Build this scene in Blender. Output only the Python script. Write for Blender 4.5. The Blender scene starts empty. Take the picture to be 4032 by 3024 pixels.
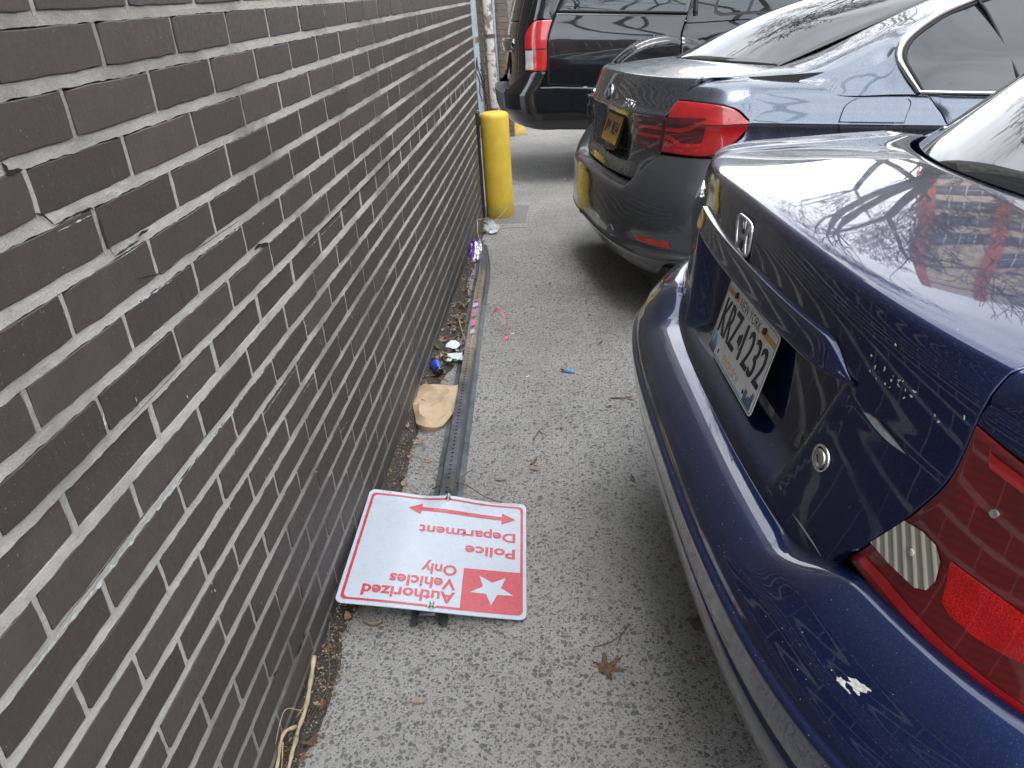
import bpy, bmesh, math, random
import numpy as np
from mathutils import Vector, Matrix, noise
random.seed(7)
RNG = np.random.default_rng(7)
SC = bpy.context.scene
COL = SC.collection
PI = math.pi

# ------------------------------------------------------------------ camera
CAMPOS = Vector((0.5811, -0.8004, 1.3523))
RX = Vector((0.997, 0.05317, -0.05624)); RY = Vector((-0.02531, -0.46275, -0.88613)); RZ = Vector((-0.07314, 0.88489, -0.46001))
cam_d = bpy.data.cameras.new('camera'); cam = bpy.data.objects.new('camera', cam_d); COL.objects.link(cam)
Mc = Matrix.Identity(4)
for i in range(3):
    Mc[i][0] = RX[i]; Mc[i][1] = -RY[i]; Mc[i][2] = -RZ[i]; Mc[i][3] = CAMPOS[i]
cam.matrix_world = Mc
cam_d.sensor_width = 36; cam_d.lens = 3000 / 4032 * 36
cam_d.clip_start = 0.05; cam_d.clip_end = 2000
SC.camera = cam

# ------------------------------------------------------------------ world, sun, exposure
SUN_EL, SUN_AZ = math.radians(62), math.radians(165)      # azimuth from +Y towards +X
w = bpy.data.worlds.new('World'); SC.world = w; w.use_nodes = True
nt = w.node_tree; nt.nodes.clear()
def N(t, ty, **kw):
    n = t.nodes.new(ty)
    for k, v in kw.items():
        if k in n.inputs.keys(): n.inputs[k].default_value = v
        else: setattr(n, k, v)
    return n
sky = N(nt, 'ShaderNodeTexSky', sky_type='NISHITA', sun_disc=False, sun_elevation=SUN_EL, sun_rotation=SUN_AZ)
tc = N(nt, 'ShaderNodeTexCoord')
mp = N(nt, 'ShaderNodeMapping'); mp.inputs['Scale'].default_value = (1, 1, 2.2)
nz = N(nt, 'ShaderNodeTexNoise', Scale=2.2, Detail=7.0, Roughness=.58)
cr = N(nt, 'ShaderNodeValToRGB'); cr.color_ramp.elements[0].position = .34; cr.color_ramp.elements[1].position = .62
cr.color_ramp.elements[0].color = (.55, .55, .55, 1); cr.color_ramp.elements[1].color = (1, 1, 1, 1)
cl = N(nt, 'ShaderNodeMixRGB', blend_type='MIX'); cl.inputs['Color2'].default_value = (12.2, 12.6, 13.2, 1)
bg = N(nt, 'ShaderNodeBackground', Strength=.15); wo = N(nt, 'ShaderNodeOutputWorld')
nt.links.new(tc.outputs['Generated'], mp.inputs['Vector']); nt.links.new(mp.outputs[0], nz.inputs['Vector'])
nt.links.new(nz.outputs['Fac'], cr.inputs[0]); nt.links.new(cr.outputs[0], cl.inputs['Fac'])
nt.links.new(sky.outputs[0], cl.inputs['Color1']); nt.links.new(cl.outputs[0], bg.inputs['Color'])
nt.links.new(bg.outputs[0], wo.inputs['Surface'])
sun_d = bpy.data.lights.new('sun', 'SUN'); sun_d.energy = .8; sun_d.angle = math.radians(25); sun_d.color = (1, .95, .88)
sun = bpy.data.objects.new('sun', sun_d); COL.objects.link(sun)
sd = Vector((math.sin(SUN_AZ) * math.cos(SUN_EL), math.cos(SUN_AZ) * math.cos(SUN_EL), math.sin(SUN_EL)))
sun.rotation_euler = sd.to_track_quat('Z', 'Y').to_euler(); sun.location = (0, 0, 30)
SC.view_settings.view_transform = 'Standard'; SC.view_settings.look = 'None'
SC.view_settings.exposure = 1.05; SC.view_settings.gamma = 1
SC.cycles.max_bounces = 6; SC.cycles.diffuse_bounces = 3; SC.cycles.glossy_bounces = 4; SC.cycles.transmission_bounces = 6
SC.cycles.caustics_reflective = False; SC.cycles.caustics_refractive = False
SC.cycles.use_denoising = True

def gz(y):                                               # ground height
    if y > 13: y = 13
    if y < -9: y = -9
    return .027 - .034 * y

# ------------------------------------------------------------------ material helpers
class NT:
    def __init__(s, name):
        s.m = bpy.data.materials.new(name); s.m.use_nodes = True
        s.t = s.m.node_tree; s.b = s.t.nodes['Principled BSDF']; s._c = None
    def n(s, ty, **kw): return N(s.t, ty, **kw)
    def l(s, a, b): s.t.links.new(a, b)
    def co(s, kind='Object', scale=None):
        tcn = s.n('ShaderNodeTexCoord'); o = tcn.outputs[kind]
        if scale is not None:
            m = s.n('ShaderNodeMapping'); m.inputs['Scale'].default_value = scale; s.l(o, m.inputs[0]); o = m.outputs[0]
        return o
    def noise(s, co, scale, detail=3, rough=.5, dist=0):
        n = s.n('ShaderNodeTexNoise', Scale=scale, Detail=detail, Roughness=rough, Distortion=dist); s.l(co, n.inputs['Vector']); return n.outputs['Fac']
    def ramp(s, f, stops):
        r = s.n('ShaderNodeValToRGB'); e = r.color_ramp.elements
        while len(e) < len(stops): e.new(.5)
        for i, (p, c) in enumerate(stops):
            e[i].position = p; e[i].color = (c, c, c, 1) if not hasattr(c, '__len__') else (*c, 1)
        s.l(f, r.inputs[0]); return r.outputs[0]
    def mix(s, f, a, b, mode='MIX'):
        m = s.n('ShaderNodeMixRGB', blend_type=mode)
        for k, v in (('Fac', f), ('Color1', a), ('Color2', b)):
            if hasattr(v, 'links') or isinstance(v, bpy.types.NodeSocket): s.l(v, m.inputs[k])
            elif k == 'Fac': m.inputs[k].default_value = v
            else: m.inputs[k].default_value = (*v, 1) if hasattr(v, '__len__') else (v, v, v, 1)
        return m.outputs[0]
    def math(s, op, a, b=0):
        m = s.n('ShaderNodeMath', operation=op)
        for i, v in enumerate((a, b)):
            if isinstance(v, bpy.types.NodeSocket): s.l(v, m.inputs[i])
            else: m.inputs[i].default_value = v
        return m.outputs[0]
    def bump(s, h, strength, dist=.01):
        b = s.n('ShaderNodeBump', Strength=strength, Distance=dist); s.l(h, b.inputs['Height'])
        s.l(b.outputs[0], s.b.inputs['Normal']); return b
    def set(s, **kw):
        for k, v in kw.items():
            k = k.replace('_', ' ')
            i = s.b.inputs[k]
            if isinstance(v, bpy.types.NodeSocket): s.l(v, i)
            else: i.default_value = (*v, 1) if hasattr(v, '__len__') and len(v) == 3 and i.type == 'RGBA' else v
        return s.m

def simple(name, col, rough=.5, metal=0, coat=0, var=.15, scale=30, bump=0, spec=.5, **kw):
    s = NT(name); co = s.co()
    f = s.noise(co, scale, 4)
    c = s.mix(s.ramp(f, [(.3, 0), (.7, 1)]), tuple(x * (1 - var) for x in col), tuple(min(1, x * (1 + var)) for x in col))
    s.set(Base_Color=c, Roughness=rough, Metallic=metal, Coat_Weight=coat, Specular_IOR_Level=spec, **kw)
    if bump: s.bump(f, bump, .003)
    return s.m

# ------------------------------------------------------------------ object helpers
def link(o, parent=None):
    COL.objects.link(o)
    if parent is not None: o.parent = parent
    return o
def tag(o, label=None, cat=None, group=None, kind=None):
    if label: o['label'] = label
    if cat: o['category'] = cat
    if group: o['group'] = group
    if kind: o['kind'] = kind
    return o
def empty(name, loc=(0, 0, 0), mat=None):
    o = bpy.data.objects.new(name, None); o.empty_display_size = .1
    if mat is not None: o.matrix_world = mat
    else: o.location = loc
    return link(o)
def mesh(name, V, F, mat, parent=None, smooth=False, mats=None, fm=None):
    me = bpy.data.meshes.new(name); me.from_pydata([tuple(v) for v in V], [], [tuple(f) for f in F]); me.update()
    if mats:
        for m in mats: me.materials.append(m)
        if fm is not None: me.polygons.foreach_set('material_index', fm)
    elif mat: me.materials.append(mat)
    if smooth: me.polygons.foreach_set('use_smooth', [True] * len(me.polygons))
    o = bpy.data.objects.new(name, me); return link(o, parent)
class MB:                                                # collects shapes into one mesh
    def __init__(s): s.V = []; s.F = []
    def add(s, V, F):
        n = len(s.V); s.V += [tuple(v) for v in V]; s.F += [tuple(i + n for i in f) for f in F]
    def box(s, a, b, M=None, bev=0):
        x0, y0, z0 = a; x1, y1, z1 = b
        V = [Vector(p) for p in ((x0,y0,z0),(x1,y0,z0),(x1,y1,z0),(x0,y1,z0),(x0,y0,z1),(x1,y0,z1),(x1,y1,z1),(x0,y1,z1))]
        if M: V = [M @ v for v in V]
        s.add(V, [(0,3,2,1),(4,5,6,7),(0,1,5,4),(1,2,6,5),(2,3,7,6),(3,0,4,7)])
    def tube(s, P, r, n=8, cap=True, flat=1):
        P = [Vector(p) for p in P]; R = r if hasattr(r, '__len__') else [r] * len(P)
        V = []; up = Vector((0, 0, 1)); 
        for i, p in enumerate(P):
            t = (P[min(i + 1, len(P) - 1)] - P[max(i - 1, 0)]); t = t.normalized() if t.length > 1e-9 else Vector((0, 0, 1))
            a = t.cross(up) if abs(t.dot(up)) < .95 else t.cross(Vector((1, 0, 0))); a.normalize(); b = a.cross(t)
            for k in range(n):
                an = 2 * PI * k / n; V.append(p + a * math.cos(an) * R[i] + b * math.sin(an) * R[i] * flat)
        F = [(i*n+k, i*n+(k+1)%n, (i+1)*n+(k+1)%n, (i+1)*n+k) for i in range(len(P)-1) for k in range(n)]
        if cap: F += [tuple(range(n))[::-1], tuple(range((len(P)-1)*n, len(P)*n))]
        s.add(V, F)
    def cyl(s, c, ax, r, h, n=20, r2=None):
        c = Vector(c); ax = Vector(ax).normalized(); s.tube([c, c + ax * h], [r, r if r2 is None else r2], n)
    def grid(s, P):
        P = np.asarray(P, float); n, m = P.shape[:2]
        s.add(P.reshape(-1, 3), [(i*m+j, i*m+j+1, (i+1)*m+j+1, (i+1)*m+j) for i in range(n-1) for j in range(m-1)])
    def build(s, name, mat, parent=None, smooth=False, **k): return mesh(name, s.V, s.F, mat, parent, smooth, **k)
def bevel(o, w=.002, seg=2, ang=30):
    m = o.modifiers.new('bevel', 'BEVEL'); m.width = w; m.segments = seg; m.limit_method = 'ANGLE'; m.angle_limit = math.radians(ang); return o
def extr(name, poly, th, mat, parent=None, M=None, holes=None):
    """flat outline in xy extruded to thickness th along z"""
    n = len(poly); V = [(x, y, 0) for x, y in poly] + [(x, y, th) for x, y in poly]
    F = [tuple(range(n))[::-1], tuple(range(n, 2*n))] + [(i, (i+1) % n, n + (i+1) % n, n + i) for i in range(n)]
    if M: V = [M @ Vector(v) for v in V]
    return mesh(name, V, F, mat, parent)
def text(name, body, size, mat, parent, M, align='LEFT', bold=0, ext=.0004, sx=1, spacing=1):
    cu = bpy.data.curves.new(name, 'FONT'); cu.body = body; cu.size = size; cu.align_x = align; cu.extrude = ext; cu.offset = bold
    cu.resolution_u = 3; cu.space_character = spacing
    o = bpy.data.objects.new(name, cu); COL.objects.link(o)
    dg = bpy.context.evaluated_depsgraph_get(); me = bpy.data.meshes.new_from_object(o.evaluated_get(dg))
    bpy.data.objects.remove(o); me.name = name
    me.transform(M @ Matrix.Diagonal((sx, 1, 1, 1))); me.materials.clear(); me.materials.append(mat)
    return link(bpy.data.objects.new(name, me), parent)
def fbm(p, o=3): return noise.fractal(Vector(p), 1, 2, o)

# ================================================================== MATERIALS of the setting
def mat_ground():
    s = NT('exposed_aggregate_concrete'); co = s.co()
    dn = s.n('ShaderNodeTexNoise', Scale=55.0, Detail=2.0); s.l(co, dn.inputs['Vector'])
    wv = s.n('ShaderNodeMixRGB', blend_type='ADD'); wv.inputs['Fac'].default_value = .012; s.l(co, wv.inputs[1]); s.l(dn.outputs['Color'], wv.inputs[2])
    base = None; H = None
    cem = s.mix(s.noise(co, 300, 4, .7), (.39, .38, .355), (.58, .57, .53))
    cem = s.mix(s.ramp(s.noise(co, 900, 2, .6), [(.45, 0), (.65, 1)]), cem, (.12, .118, .11))
    col = cem; hh = s.noise(co, 260, 4, .7)
    for sc, thr, dark in ((62, .66, 1), (105, .42, 1), (190, .42, 0)):
        v = s.n('ShaderNodeTexVoronoi', Scale=float(sc), Randomness=1.0); s.l(wv.outputs[0], v.inputs['Vector'])
        sep = s.n('ShaderNodeSeparateColor'); s.l(v.outputs['Color'], sep.inputs[0])
        inside = s.ramp(v.outputs['Distance'], [(.34, 1), (.42, 0)])
        sel = s.math('GREATER_THAN', sep.outputs[0], thr)
        m = s.math('MULTIPLY', inside, sel)
        stone = s.ramp(sep.outputs[1], [(0, (.05, .054, .053)), (.35, (.10, .102, .10)), (.6, (.17, .165, .155)), (.82, (.32, .31, .29)), (.94, (.26, .21, .16)), (1, (.5, .5, .48))])
        stone = s.mix(.35, stone, s.mix(s.noise(co, 700, 3), (.04, .04, .04), (.4, .4, .4)))
        col = s.mix(s.math('MULTIPLY', m, .92), col, stone)
        hh = s.math('ADD', hh, s.math('MULTIPLY', m, .55))
    big = s.noise(co, 1.6, 5, .62)
    col = s.mix(s.ramp(big, [(.36, .32), (.6, 0)]), col, (.14, .134, .124))
    col = s.mix(s.ramp(s.noise(co, 7, 4, .6), [(.56, 0), (.78, .3)]), col, (.33, .325, .31))
    s.set(Base_Color=col, Roughness=.86, Specular_IOR_Level=.3); s.bump(hh, .8, .004); return s.m
def mat_brick():
    s = NT('dark_ironspot_brick'); co = s.co(); oi = s.n('ShaderNodeObjectInfo')
    add = s.n('ShaderNodeVectorMath', operation='ADD'); s.l(co, add.inputs[0]); s.l(oi.outputs['Location'], add.inputs[1]); p = add.outputs[0]
    base = s.mix(oi.outputs['Random'], (.056, .045, .039), (.088, .071, .062))
    base = s.mix(s.ramp(s.noise(p, 16, 5, .6), [(.35, 0), (.7, 1)]), base, s.mix(.5, base, (.045, .044, .046)))
    mpn = s.n('ShaderNodeMapping'); mpn.inputs['Scale'].default_value = (1, 1, .12); s.l(p, mpn.inputs[0])
    st = s.noise(mpn.outputs[0], 260, 3, .6)
    base = s.mix(s.ramp(st, [(.62, 0), (.8, .35)]), base, (.17, .16, .15))
    sp = s.noise(p, 420, 2, .5)
    base = s.mix(s.ramp(sp, [(.70, 0), (.76, .7)]), base, (.42, .4, .37))
    sep = s.n('ShaderNodeSeparateXYZ'); s.l(p, sep.inputs[0])
    low = s.ramp(s.math('ADD', sep.outputs[2], s.math('MULTIPLY', s.noise(p, 4, 3), .25)), [(.16, 1), (.5, 0)])   # greyer towards the ground
    base = s.mix(s.math('MULTIPLY', low, .4), base, (.075, .076, .075))
    s.set(Base_Color=base, Roughness=s.ramp(s.noise(p, 90, 3), [(.3, .5), (.7, .68)]), Specular_IOR_Level=.45)
    s.bump(s.math('ADD', s.noise(p, 210, 4, .65), s.math('MULTIPLY', st, .5)), .28, .0016); return s.m
def mat_mortar():
    s = NT('grey_mortar'); co = s.co()
    c = s.mix(s.noise(co, 240, 4, .75), (.34, .32, .285), (.66, .64, .585))
    c = s.mix(s.ramp(s.noise(co, 2.6, 4, .6), [(.47, 0), (.68, .8)]), c, (.17, .165, .15))
    c = s.mix(s.ramp(s.noise(co, 480, 2), [(.62, 0), (.72, .5)]), c, (.12, .11, .095))
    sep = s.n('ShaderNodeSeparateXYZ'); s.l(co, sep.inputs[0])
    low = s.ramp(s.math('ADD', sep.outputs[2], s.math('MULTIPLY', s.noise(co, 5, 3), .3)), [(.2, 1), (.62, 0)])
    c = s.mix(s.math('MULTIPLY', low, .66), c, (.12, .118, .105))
    s.set(Base_Color=c, Roughness=.95, Specular_IOR_Level=.15); s.bump(s.noise(co, 330, 5, .75), .9, .003); return s.m
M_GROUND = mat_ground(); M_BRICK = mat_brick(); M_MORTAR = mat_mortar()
M_DARKGAP = simple('crack_shadow_dirt', (.012, .011, .01), .95)
M_EFF = simple('white_efflorescence', (.5, .55, .56), .9, var=.3, scale=200, bump=.5)
M_SOIL = simple('dark_soil', (.05, .042, .034), .95, var=.7, scale=160, bump=1)

# ================================================================== GROUND
gy = np.concatenate([np.linspace(-60, -9, 6), np.linspace(-8, 13, 22), np.linspace(14, 90, 8), [1200]])
gx = np.concatenate([[-600], np.linspace(-12, 12, 13), [40, 120, 900]])
mb = MB(); mb.grid([[(x, y, gz(y)) for x in gx] for y in gy]); mb.F = [f[::-1] for f in mb.F]
tag(mb.build('ground', M_GROUND), kind='structure')

# ================================================================== BRICK WALL
CH = .0677; PB = .2114
zo = dict(zip(range(0, 22), [.031,.041,.02,.011,-.026,-.049,-.037,-.04,-.054,-.064,-.016,-.009,.001,.038,.053,.019,.006,.066,.007,.002,0,0]))
yo = dict(zip(range(1, 20), [.064,.061,.043,.016,-.003,-.009,-.004,-.02,.037,0,.046,.013,-.024,.002,-.019,-.049,-.054,-.03,-.071]))
def zl(j): return (-j + zo.get(j, .02 if j < 0 else 0)) * CH + 1.35
WY0, WY1 = -2.2, 4.83
wall = tag(empty('brick_wall', (0, 0, 0)), 'dark brown brick wall with pale mortar joints along the left', 'wall')
# brick mesh variants: local x outwards, y along, z up; face at x=0 (proud), body goes back
def brick_mesh(seed, L=PB - .0086, H=CH - .0146):
    r = random.Random(seed); P = []
    ny, nz_ = 7, 3
    def jit(a): return r.uniform(-a, a)
    per = [(-L/2 + L*i/ny, -H/2) for i in range(ny)] + [(L/2, -H/2 + H*i/nz_) for i in range(nz_)] + [(L/2 - L*i/ny, H/2) for i in range(ny)] + [(-L/2, H/2 - H*i/nz_) for i in range(nz_)]
    n = len(per); corners = (0, ny, ny+nz_, 2*ny+nz_)
    outer = []; inner = []
    for i, (y, z) in enumerate(per):
        c = i in corners
        dy, dz = (jit(.0008), jit(.0011)); 
        if r.random() < .08: dy, dz = jit(.002), jit(.0028)
        k = .0016 if c else 0
        outer.append((y*(1-k/L*2)+dy, z*(1-k/H*2)+dz)); inner.append((y*(1-.0040/L)+dy*.8, z*(1-.0030/H)+dz*.8))
    V = [(-.02, y, z) for y, z in outer] + [(-.0009, y, z) for y, z in outer] + [(0, y, z) for y, z in inner] + [(0, 0, 0)]
    F = []
    for i in range(n):
        j = (i+1) % n
        F += [(i, j, n+j, n+i), (n+i, n+j, 2*n+j, 2*n+i), (2*n+i, 2*n+j, 3*n)]
    me = bpy.data.meshes.new('brick'); me.from_pydata(V, [], F); me.materials.append(M_BRICK); me.update(); return me, V, F
BV = [brick_mesh(i) for i in range(14)]
spots = []
def camproj(p):
    d = Vector(p) - CAMPOS; z = d.dot(RZ)
    if z < .05: return None
    return 3000*d.dot(RX)/z + 2016, 3000*d.dot(RY)/z + 1512
for k in range(-36, 24):
    z0, z1 = zl(k), zl(k-1); zc = (z0+z1)/2; hs = (z1-z0-.0146-(.0018 if k < 9 else 0))/(CH-.0146)
    ph = (0 if k % 2 else .5) + yo.get(k, random.Random(k).uniform(-.05, .05))
    if z1 < gz(WY1) - .02: continue
    i = math.floor((WY0)/PB - ph)
    while True:
        ya = (i+ph)*PB + random.Random(k*1000+i).uniform(-.002, .002); yb = (i+1+ph)*PB + random.Random(k*1000+i+1).uniform(-.002, .002)
        i += 1
        if yb < WY0: continue
        yb2 = min(yb, WY1); ya2 = max(ya, WY0)
        if ya2 > WY1 - .02: break
        if z1 < gz((ya2+yb2)/2) - .03: 
            if yb >= WY1: break
            continue
        area = 0; q = [camproj((0, y, z)) for y, z in ((ya2, z0), (yb2, z0), (yb2, z1), (ya2, z1))]
        if all(q):
            cx, cy = sum(a[0] for a in q)/4, sum(a[1] for a in q)/4
            area = abs(sum(q[a][0]*q[(a+1) % 4][1]-q[(a+1) % 4][0]*q[a][1] for a in range(4)))/2
            if not (-120 < cx < 4100 and -80 < cy < 3120): area = 0
        spots.append((area, ya2, yb2, zc, hs, k))
        if yb >= WY1: break
spots.sort(key=lambda s_: -s_[0])
rest = MB()
for n_, (area, ya, yb, zc, hs, k) in enumerate(spots):
    r = random.Random(int(ya*1e4) + k*77); me, V, F = BV[r.randrange(14)]
    L = (yb-ya-.0086)/(PB-.0086); x = r.uniform(-.001, .0012); 
    if k == 8 : x -= .003
    ty = r.uniform(-.004, .004)
    if n_ < 300:
        o = bpy.data.objects.new('brick', me); o.location = (x, (ya+yb)/2, zc); o.scale = (1, L, hs); o.rotation_euler = (r.uniform(-.006, .006), 0, ty); link(o, wall)
    else:
        if zc < 3.3: rest.add([(x + v[0], (ya+yb)/2 + v[1]*L, zc + v[2]*hs) for v in V], F)
tag(rest.build('brick_courses', M_BRICK, wall), kind='stuff')
# mortar: struck bed joints (recessed under the upper brick, flush on the lower one) with ragged arrises, head joints between
mo = MB(); ys = np.arange(WY0, WY1 + .001, .009)
for j in range(-29, 24):
    z = zl(j); 
    rows = []
    for (x, dz, a) in ((-.012, .0104, .0), (-.0024, .0082, .0008), (-.0014, .0010, .0006), (-.0006, -.0074, .0014), (-.012, -.0085, 0)):
        rows.append([(x + .0012*noise.noise((y*55, j*3.1, dz*300)), y, z + dz + a*1.6*noise.noise((y*70+j, j*7.7, dz*100))) for y in ys])
    mo.grid(rows)
for (area, ya, yb, zc, hs, k) in spots:
    if zc > 3.3: continue
    r = random.Random(int(ya*1e4) + k*77); w_ = .0056; zs = np.linspace(zc - CH*.5, zc + CH*.5, 6)
    mo.grid([[(x + r.uniform(-.0006, .0006), ya + d*w_ + r.uniform(-.0006, .0006), z_) for z_ in zs] for x, d in ((-.006, -1), (-.0014, -.7), (-.0014, .7), (-.006, 1))])
mo.F = [f for f in mo.F]
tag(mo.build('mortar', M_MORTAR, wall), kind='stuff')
mb = MB(); mb.box((-.35, WY0, -.4), (-.0125, WY1 - .004, 9)); mb.build('wall_core', M_MORTAR, wall)
def up_brick():
    s = NT('upper_brickwork'); co = s.co(); m = s.n('ShaderNodeMapping'); m.inputs['Rotation'].default_value = (PI/2, 0, PI/2); s.l(co, m.inputs[0])
    b = s.n('ShaderNodeTexBrick', Scale=1.0); s.l(m.outputs[0], b.inputs['Vector']); b.inputs['Brick Width'].default_value = PB; b.inputs['Row Height'].default_value = CH
    b.inputs['Mortar Size'].default_value = .006; b.inputs['Color1'].default_value = (.05, .044, .04, 1); b.inputs['Color2'].default_value = (.065, .057, .052, 1); b.inputs['Mortar'].default_value = (.38, .36, .32, 1)
    s.set(Base_Color=b.outputs[0], Roughness=.7); return s.m
mb = MB(); mb.box((-.34, WY0 + .01, 3.28), (-.006, WY1 - .01, 8.98)); mb.build('upper_wall', up_brick(), wall)

# cracks: open ragged gaps that run along the joints, with lime bloom on their lower lip
def strip(mbx, P, w0, x=.0012, step=.003, ragged=.5, seed=0, taper=True):
    P = [Vector((x, a, b)) for a, b in P]; pts = []
    for a, b in zip(P[:-1], P[1:]):
        n = max(1, int((b-a).length/step))
        pts += [a.lerp(b, i/n) for i in range(n)]
    pts.append(P[-1]); L = []; R = []
    for i, p in enumerate(pts):
        t = (pts[min(i+1, len(pts)-1)] - pts[max(i-1, 0)]).normalized(); nn = Vector((0, -t.z, t.y))
        k = min(1, .25 + 4*min(i, len(pts)-1-i)/len(pts)) if taper else 1
        a = w0*k*(.5 + ragged*noise.noise(p*90 + Vector((seed, 0, 0)))); b = w0*k*(.5 + ragged*noise.noise(p*75 + Vector((0, seed, 9))))
        L.append(p + nn*a); R.append(p - nn*b)
    mbx.grid([L, R])
cr_ = MB(); sd_ = 0
for P, w_ in (([(-.023, 1.222), (-.018, 1.211), (.005, 1.209)], .007), ([(.001, 1.162), (.012, 1.157), (.026, 1.142)], .005), ([(.026, 1.142), (.062, 1.143), (.102, 1.142), (.112, 1.134)], .003),
      ([(.112, 1.133), (.113, 1.113), (.114, 1.088), (.121, 1.074)], .003), ([(.121, 1.074), (.155, 1.075), (.186, 1.076)], .004), ([(.186, 1.08), (.2, 1.083), (.216, 1.082)], .005),
      ([(.15, 1.032), (.223, 1.016), (.274, 1.016)], .002), ([(.314, 1.015), (.427, 1.013), (.525, 1.011)], .0018), ([(.556, .944), (.575, .947), (.6, .94), (.632, .934)], .009),
      ([(.826, .869), (.956, .867), (1.146, .865), (1.379, .863), (1.583, .862), (1.808, .862), (2.346, .86)], .0042), ([(.253, .999), (.257, .973), (.259, .948)], .0013), ([(.323, .931), (.329, .884)], .0009),
      ([(.02, .873), (.1, .874), (.21, .876)], .0012), ([(-.2, .741), (.0, .745), (.2, .745), (.4, .743)], .0022), ([(.211, .362), (.209, .349)], .007), ([(.215, .204), (.233, .197)], .006), ([(.32, .141), (.391, .138)], .009), ([(.43, .076), (.6, .073), (.9, .071)], .004), ([(-.05, .014), (.3, .012)], .004)):
    strip(cr_, P, w_*.7, seed=sd_); sd_ += 3
for _ in range(26):
    r = random.Random(_*13+5); y = r.uniform(.9, 4.5); j = r.randint(6, 19); l = r.uniform(.05, .25); strip(cr_, [(y, zl(j)+.006), (y+l, zl(j)+.006)], r.uniform(.001, .003), seed=sd_); sd_ += 1
tag(cr_.build('crack', M_DARKGAP, wall), kind='stuff')
ef = MB()
for P, w_ in (([(-.3, .731), (-.178, .734), (-.106, .732), (.003, .731), (.047, .731), (.106, .728), (.211, .730), (.336, .729), (.514, .727), (.607, .727)], .006), ([(.111, 1.003), (.198, .999), (.247, .998)], .0035),
      ([(.002, .92), (-.009, .88)], .003), ([(.141, .95), (.238, .946)], .0022), ([(.539, .402), (.641, .392), (.813, .374), (.994, .361)], .003), ([(.312, 1.006), (.435, 1.003), (.525, .999)], .003), ([(.203, .37), (.205, .34)], .006),
      ([(.12, 1.067), (.186, 1.068)], .002), ([(.03, 1.134), (.1, 1.134)], .0016), ([(.85, .854), (1.2, .853)], .002), ([(.25, .66), (.7, .655)], .0015), ([(.6, .59), (1.1, .585)], .0015)):
    strip(ef, P, w_*.5, x=.0003, ragged=2.4, step=.004, seed=sd_); sd_ += 5
r = random.Random(3)
for _ in range(60):
    y, z = r.uniform(0, 2.2), r.uniform(.1, 1.0)
    for q in range(r.randint(1, 4)):
        a = y + r.uniform(-.008, .008); b = z + r.uniform(-.01, .01); strip(ef, [(a, b), (a + r.uniform(-.003, .003), b + r.uniform(.003, .009))], r.uniform(.0006, .0018), x=.0018, ragged=1.4, step=.002, seed=sd_); sd_ += 1
tag(ef.build('lime_stain', M_EFF, wall), kind='stuff')

# ================================================================== FALLEN SIGN POST (flanged U channel lying on the ground)
def mat_post():
    s = NT('worn_green_galvanised_steel'); co = s.co()
    f = s.noise(co, 14, 5, .65); g = s.noise(co, 3, 3)
    c = s.mix(s.ramp(f, [(.35, 0), (.7, 1)]), (.085, .10, .105), (.19, .21, .23))
    sep = s.n('ShaderNodeSeparateXYZ'); s.l(co, sep.inputs[0])
    band = s.ramp(s.math('ADD', s.math('DIVIDE', sep.outputs[1], 4), s.math('MULTIPLY', s.noise(co, 9, 5, .7), .12)), [(.36, 0), (.48, .9), (.70, .9), (.78, 0)])
    ch = s.ramp(s.noise(co, 40, 4, .7), [(.33, 0), (.5, 1)])
    top = s.ramp(s.math('ADD', sep.outputs[2], s.math('MULTIPLY', sep.outputs[1], .034)), [(.024, 0), (.032, 1)])
    c = s.mix(s.math('MULTIPLY', s.math('MULTIPLY', band, ch), top), c, (.42, .33, .22))
    c = s.mix(s.ramp(s.noise(co, 26, 5, .7), [(.66, 0), (.74, .8)]), c, (.12, .06, .035))
    s.set(Base_Color=c, Metallic=.55, Roughness=s.ramp(f, [(.3, .28), (.7, .45)])); s.bump(s.noise(co, 60, 4), .15, .002); return s.m
M_POST = mat_post()
A0 = Vector((.2347, .53, 0)); 
post = tag(empty('sign_post', (A0.x, A0.y, gz(A0.y))), 'long perforated steel sign post lying on the pavement along the wall', 'sign post')
PL = 3.39; seg = .0254; n = int(PL/seg)
PH = .037
def post_frame(s_):
    """centre line: straight for 2.5 m, then bent to the wall and twisted at the far end"""
    ax, ay = .2347 - .0445*s_, .53 + s_
    t = max(0, (s_-2.45)/.97); ax -= -.018*t*(1-t)*4*.4 + .035*t**2.2
    return Vector((ax - A0.x, ay - A0.y, gz(ay) - gz(A0.y) + .003 + .006*t)), -.30*t**1.3, 1 - .28*t**1.5
def post_pt(s_, lx, lz):
    c, tw, sq = post_frame(s_); lx *= sq; return (c.x + lx*math.cos(tw) + lz*math.sin(tw), c.y, c.z + abs(lx)*0 + lz*math.cos(tw) - lx*math.sin(tw)*.6 + .002)
web = MB(); HW = .0185
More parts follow.
